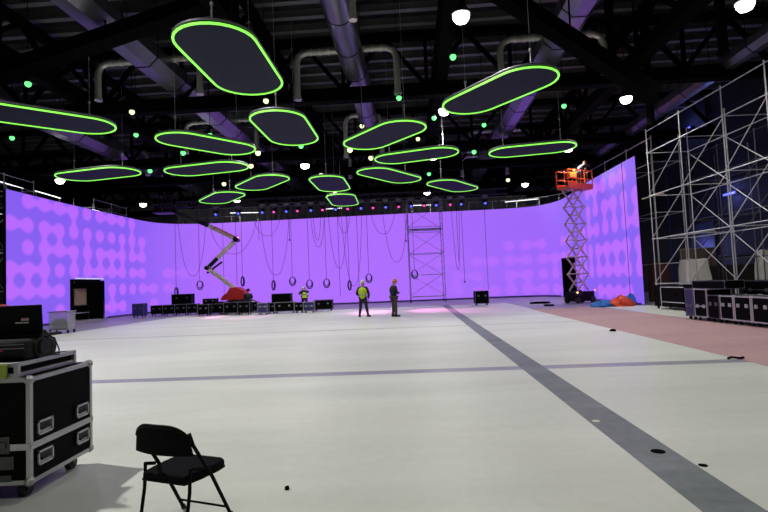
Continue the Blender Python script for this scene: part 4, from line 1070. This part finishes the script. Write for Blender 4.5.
        link('reflective_band', MB().lathe([(.212, -.02), (.212, .02)], c0, 20, R=Matrix((xx, yy*.84, zz)).transposed()), M_alu, ve)
    return t
M_vest = mat('yellow_green_vest', (.55, .75, .02), .6, noise=.15); M_navy = mat('dark_jacket', (.012, .013, .022), .8, noise=.3); M_trs = mat('dark_trousers', (.015, .016, .022), .8, noise=.3)
M_trg = mat('grey_brown_trousers', (.06, .05, .05), .8, noise=.3); M_hw = mat('white_helmet', (.75, .75, .75), .35); M_ho = mat('orange_helmet', (.85, .26, .12), .35)
STAND = dict(pel=(0, 0, .95), chest=(0, .0, 1.27), neck=(0, .0, 1.46), head=(0, .03, 1.6), hipL=(-.10, 0, .88), kneL=(-.14, .03, .48), ankL=(-.19, -.02, .10), toeL=(-.2, .12, .04),
             hipR=(.10, 0, .88), kneR=(.15, .03, .48), ankR=(.22, -.02, .10), toeR=(.27, .11, .04), shL=(-.20, 0, 1.39), elL=(-.31, -.02, 1.12), wrL=(-.16, .16, 1.02), shR=(.20, 0, 1.39), elR=(.29, .02, 1.12), wrR=(.25, .12, .88))
g = atz(367.5, 316, 0)
person('standing worker in a yellow-green safety vest and white helmet, back turned', (g.x-.16, 24.9, 0), -.15, STAND, M_navy, M_trs, M_hw, M_vest)
ST2 = dict(STAND); ST2.update(kneL=(-.10, .02, .48), ankL=(-.11, -.03, .10), toeL=(-.11, .12, .04), kneR=(.11, .03, .48), ankR=(.12, .02, .10), toeR=(.13, .17, .04),
           elL=(-.24, .05, 1.12), wrL=(-.02, .22, 1.14), elR=(.24, .05, 1.12), wrR=(.04, .24, 1.10), chest=(0, -.03, 1.27), neck=(0, -.01, 1.46), head=(0, .05, 1.6))
person('standing worker in dark clothes and orange helmet with folded arms', (.38, 24.1, 0), -1.15, ST2, M_navy, M_trg, M_ho)
LEAN = dict(STAND); LEAN.update(pel=(0, -.05, .92), chest=(.0, .12, 1.18), neck=(.0, .25, 1.32), head=(.0, .36, 1.42), shL=(-.19, .16, 1.28), shR=(.19, .16, 1.28), elL=(-.3, .34, 1.12), wrL=(-.2, .55, 1.15), elR=(.3, .36, 1.2), wrR=(.22, .58, 1.3), fwd=(0, .9, -.4),
            ankL=(-.13, -.05, .10), toeL=(-.13, .1, .04), ankR=(.13, -.05, .10), toeR=(.13, .1, .04), kneL=(-.12, .03, .48), kneR=(.12, .03, .48))
BEND = dict(pel=(0, 0, .78), chest=(.02, .16, 1.06), neck=(.03, .26, 1.22), head=(.03, .36, 1.32), hipL=(-.10, 0, .72), kneL=(-.15, .18, .40), ankL=(-.15, -.02, .10), toeL=(-.15, .12, .04), hipR=(.10, 0, .72), kneR=(.15, .18, .40),
            ankR=(.15, -.02, .10), toeR=(.15, .12, .04), shL=(-.18, .18, 1.16), elL=(-.28, .34, .95), wrL=(-.12, .5, .85), shR=(.22, .2, 1.16), elR=(.32, .38, .95), wrR=(.15, .52, .85), fwd=(.2, .9, -.35))
g = at(305.5, 300, 33.4)
cw = person('crouching worker in a yellow-green safety vest behind the row of cases', (g.x, 33.0, 0), .25, LEAN, M_navy, M_trs, M_hw, M_vest)
g = at(247, 300, 33.2)
SMALL = dict(BEND); SMALL.update(chest=(0, .05, 1.12), neck=(0, .07, 1.29), head=(0, .1, 1.42), shL=(-.19, .05, 1.23), shR=(.19, .05, 1.23), elL=(-.26, .05, 1.0), elR=(.26, .05, 1.0), wrL=(-.16, .25, .95), wrR=(.16, .25, .95), fwd=(0, 1, 0))
person('person in dark clothes standing low beside the red lift body', (g.x, 33.5, 0), .2, SMALL, M_navy, M_trs, None)
pp = scl.matrix_world if False else (Matrix.Translation(scl.location) @ Matrix.Rotation(scl.rotation_euler.z, 4, 'Z')) @ Vector((.62, 0, SPZ+.13))
person('worker in dark clothes leaning out over the scissor lift platform', pp, -1.2, LEAN, M_navy, M_trs, mat('dull_orange_helmet', (.35, .16, .10), .4))

# ------------------------------------------------------------------ folding chair
def folding_chair():
    m = mat('black_chair_steel', (.003, .003, .003), .6, .0, noise=.3, spec=.08); cu = mat('black_chair_vinyl', (.003, .0033, .005), .8, noise=.25, nscale=25, bump=.15, spec=.08)
    t = thing('folding_chair', 'black metal folding chair with padded seat standing on the white floor', 'chair', (-1.43, 3.60, 0), -math.radians(22))
    hw_ = .215; SZ = .40
    # back frame tubes: front feet (+y) up to the backrest (-y)
    for s in (-1, 1):
        pts = [(s*hw_, .20, .012), (s*hw_, .02, .34), (s*hw_*.98, -.15, .60), (s*hw_*.95, -.175, .68)]
        leg = link('leg', MB().poly(pts, .0125, 10), m, t, smooth=60); link('rubber_foot', MB().tube((s*hw_, .205, 0), (s*hw_, .195, .03), .018, n=10), M_rubber, leg)
    for s in (-1, 1):
        w2 = hw_-.03
        leg = link('leg', MB().poly([(s*w2, -.24, .012), (s*w2, -.12, .28), (s*w2, -.02, SZ+.045), ], .0115, 10) if False else MB().poly([(s*(hw_-.022), -.225, .012), (s*(hw_-.022), -.17, .30), (s*(hw_-.022), -.16, SZ+.055)], .0115, 10), m, t, smooth=60)
        link('rubber_foot', MB().tube((s*(hw_-.022), -.226, 0), (s*(hw_-.022), -.222, .03), .017, n=10), M_rubber, leg)
        link('hinge_bracket', MB().beam((s*(hw_-.01), -.16, SZ+.05), (s*(hw_-.01), -.06, SZ+.02), .006, .022), m, t)
    link('cross_bar', MB().tube((-hw_, .16, .085), (hw_, .16, .085), .008, n=8), m, t)
    link('cross_bar', MB().tube((-hw_+.02, -.21, .10), (hw_-.02, -.21, .10), .008, n=8), m, t)
    # seat: padded, narrower at the back
    outl = [(-.18, -.20), (.18, -.20), (.205, -.08), (.215, .08), (.205, .16), (.15, .195), (-.15, .195), (-.205, .16), (-.215, .08), (-.205, -.08)]
    link('seat', MB().prism(outl, SZ-.035, SZ+.012), cu, t, bevel=.014)
    link('seat_pan', MB().prism([(x*1.01, y*1.01) for x, y in outl], SZ-.045, SZ-.028), m, t, bevel=.004)
    # backrest: curved panel with rounded top, hooped tube over it
    nx, nz = 18, 8; vs = []; fs = []
    def bp(u, v, off):
        x = u*(hw_+.005+.022*(1-v))-.0; y = -.185-.045*(1-u*u)+.0*v; zt = .735-.075*abs(u)**4.0; zb_ = .545
        z = zb_+(zt-zb_)*v; return (x, y-off-(z-.6)*.12, z)
    for off in (0, .014):
        for i in range(nx+1):
            for j in range(nz+1): vs.append(bp(-1+2*i/nx, j/nz, off))
    K = (nx+1)*(nz+1)
    for i in range(nx):
        for j in range(nz):
            a = i*(nz+1)+j; q = (a, a+nz+1, a+nz+2, a+1); fs.append(q); fs.append(tuple(K+z for z in reversed(q)))
    for i in range(nx):
        a = i*(nz+1); fs.append((a, K+a, K+a+nz+1, a+nz+1)); a += nz; fs.append((a, a+nz+1, K+a+nz+1, K+a))
    for j in range(nz):
        fs.append((j, j+1, K+j+1, K+j)); a = nx*(nz+1)+j; fs.append((a, K+a, K+a+1, a+1))
    link('backrest', MB()._add(vs, fs), cu, t, smooth=50)
    hoop = [(-hw_*.95, -.175, .62)]+[tuple(Vector(bp(-1+2*i/nx, 1, .007))) for i in range(nx+1)]+[(hw_*.95, -.175, .62)]
    link('back_frame', MB().poly(hoop, .013, 8), m, t, smooth=60)
folding_chair()

# ------------------------------------------------------------------ small things on the floor
def bit(x, y, name, mb, m, label, cat, z=ZV, rz=0):
    p = atz(x, y, z); return solid(name, mb, m, label, cat, loc=p, rz=rz)
bit(287, 489.5, 'bottle_cap', MB().lathe([(.016, 0), (.018, .004), (.017, .022), (.008, .026)], n=14).box((.0, .02, .01), (.018, .02, .018)), M_black, 'tiny black cap lying on the white floor right of the chair', 'debris')
bit(658, 451.5, 'cable_hole_cover', MB().lathe([(.06, 0), (.06, .004), (.03, .007)], n=20), M_black, 'black round cover on the dark floor strip', 'cover', .002)
bit(703, 465.5, 'cable_hole_cover', MB().lathe([(.035, 0), (.035, .004), (.02, .007)], n=20), M_black, 'small black disc on the white floor right of the strip', 'cover')
bit(596, 421, 'paint_splash', MB().lathe([(.045, 0), (.04, .003)], n=9), M_clothw, 'small whitish scrap at the left edge of the dark strip', 'debris', .002)
bit(613, 331, 'bottle_cap', MB().lathe([(.09, 0), (.08, .04), (.02, .06)], n=9), M_black, 'dark scrap at the left edge of the pink carpet', 'debris', .011)
bit(728, 359.5, 'cable_clump', MB().poly([(0, 0, .02), (.1, .05, .03), (.2, -.02, .02), (.3, .04, .02)], .02, 6), M_black, 'short dark cable end on the edge of the pink carpet', 'cable', .011)
bit(540, 303.5, 'cable_clump', MB().poly([(.6*math.cos(k*.9)*(1-.02*k), .4*math.sin(k*.9)*(1-.02*k), .04+.01*(k % 3)) for k in range(26)], .05, 6), M_black, 'loose heap of black cable on the floor left of the scissor lift', 'cable')
bit(549, 306, 'cable_clump', MB().poly([(.25*math.cos(k*.9), .2*math.sin(k*.9), .04+.01*(k % 2)) for k in range(12)], .04, 6), M_black, 'small bit of cable on the floor nearest the scissor lift', 'cable')
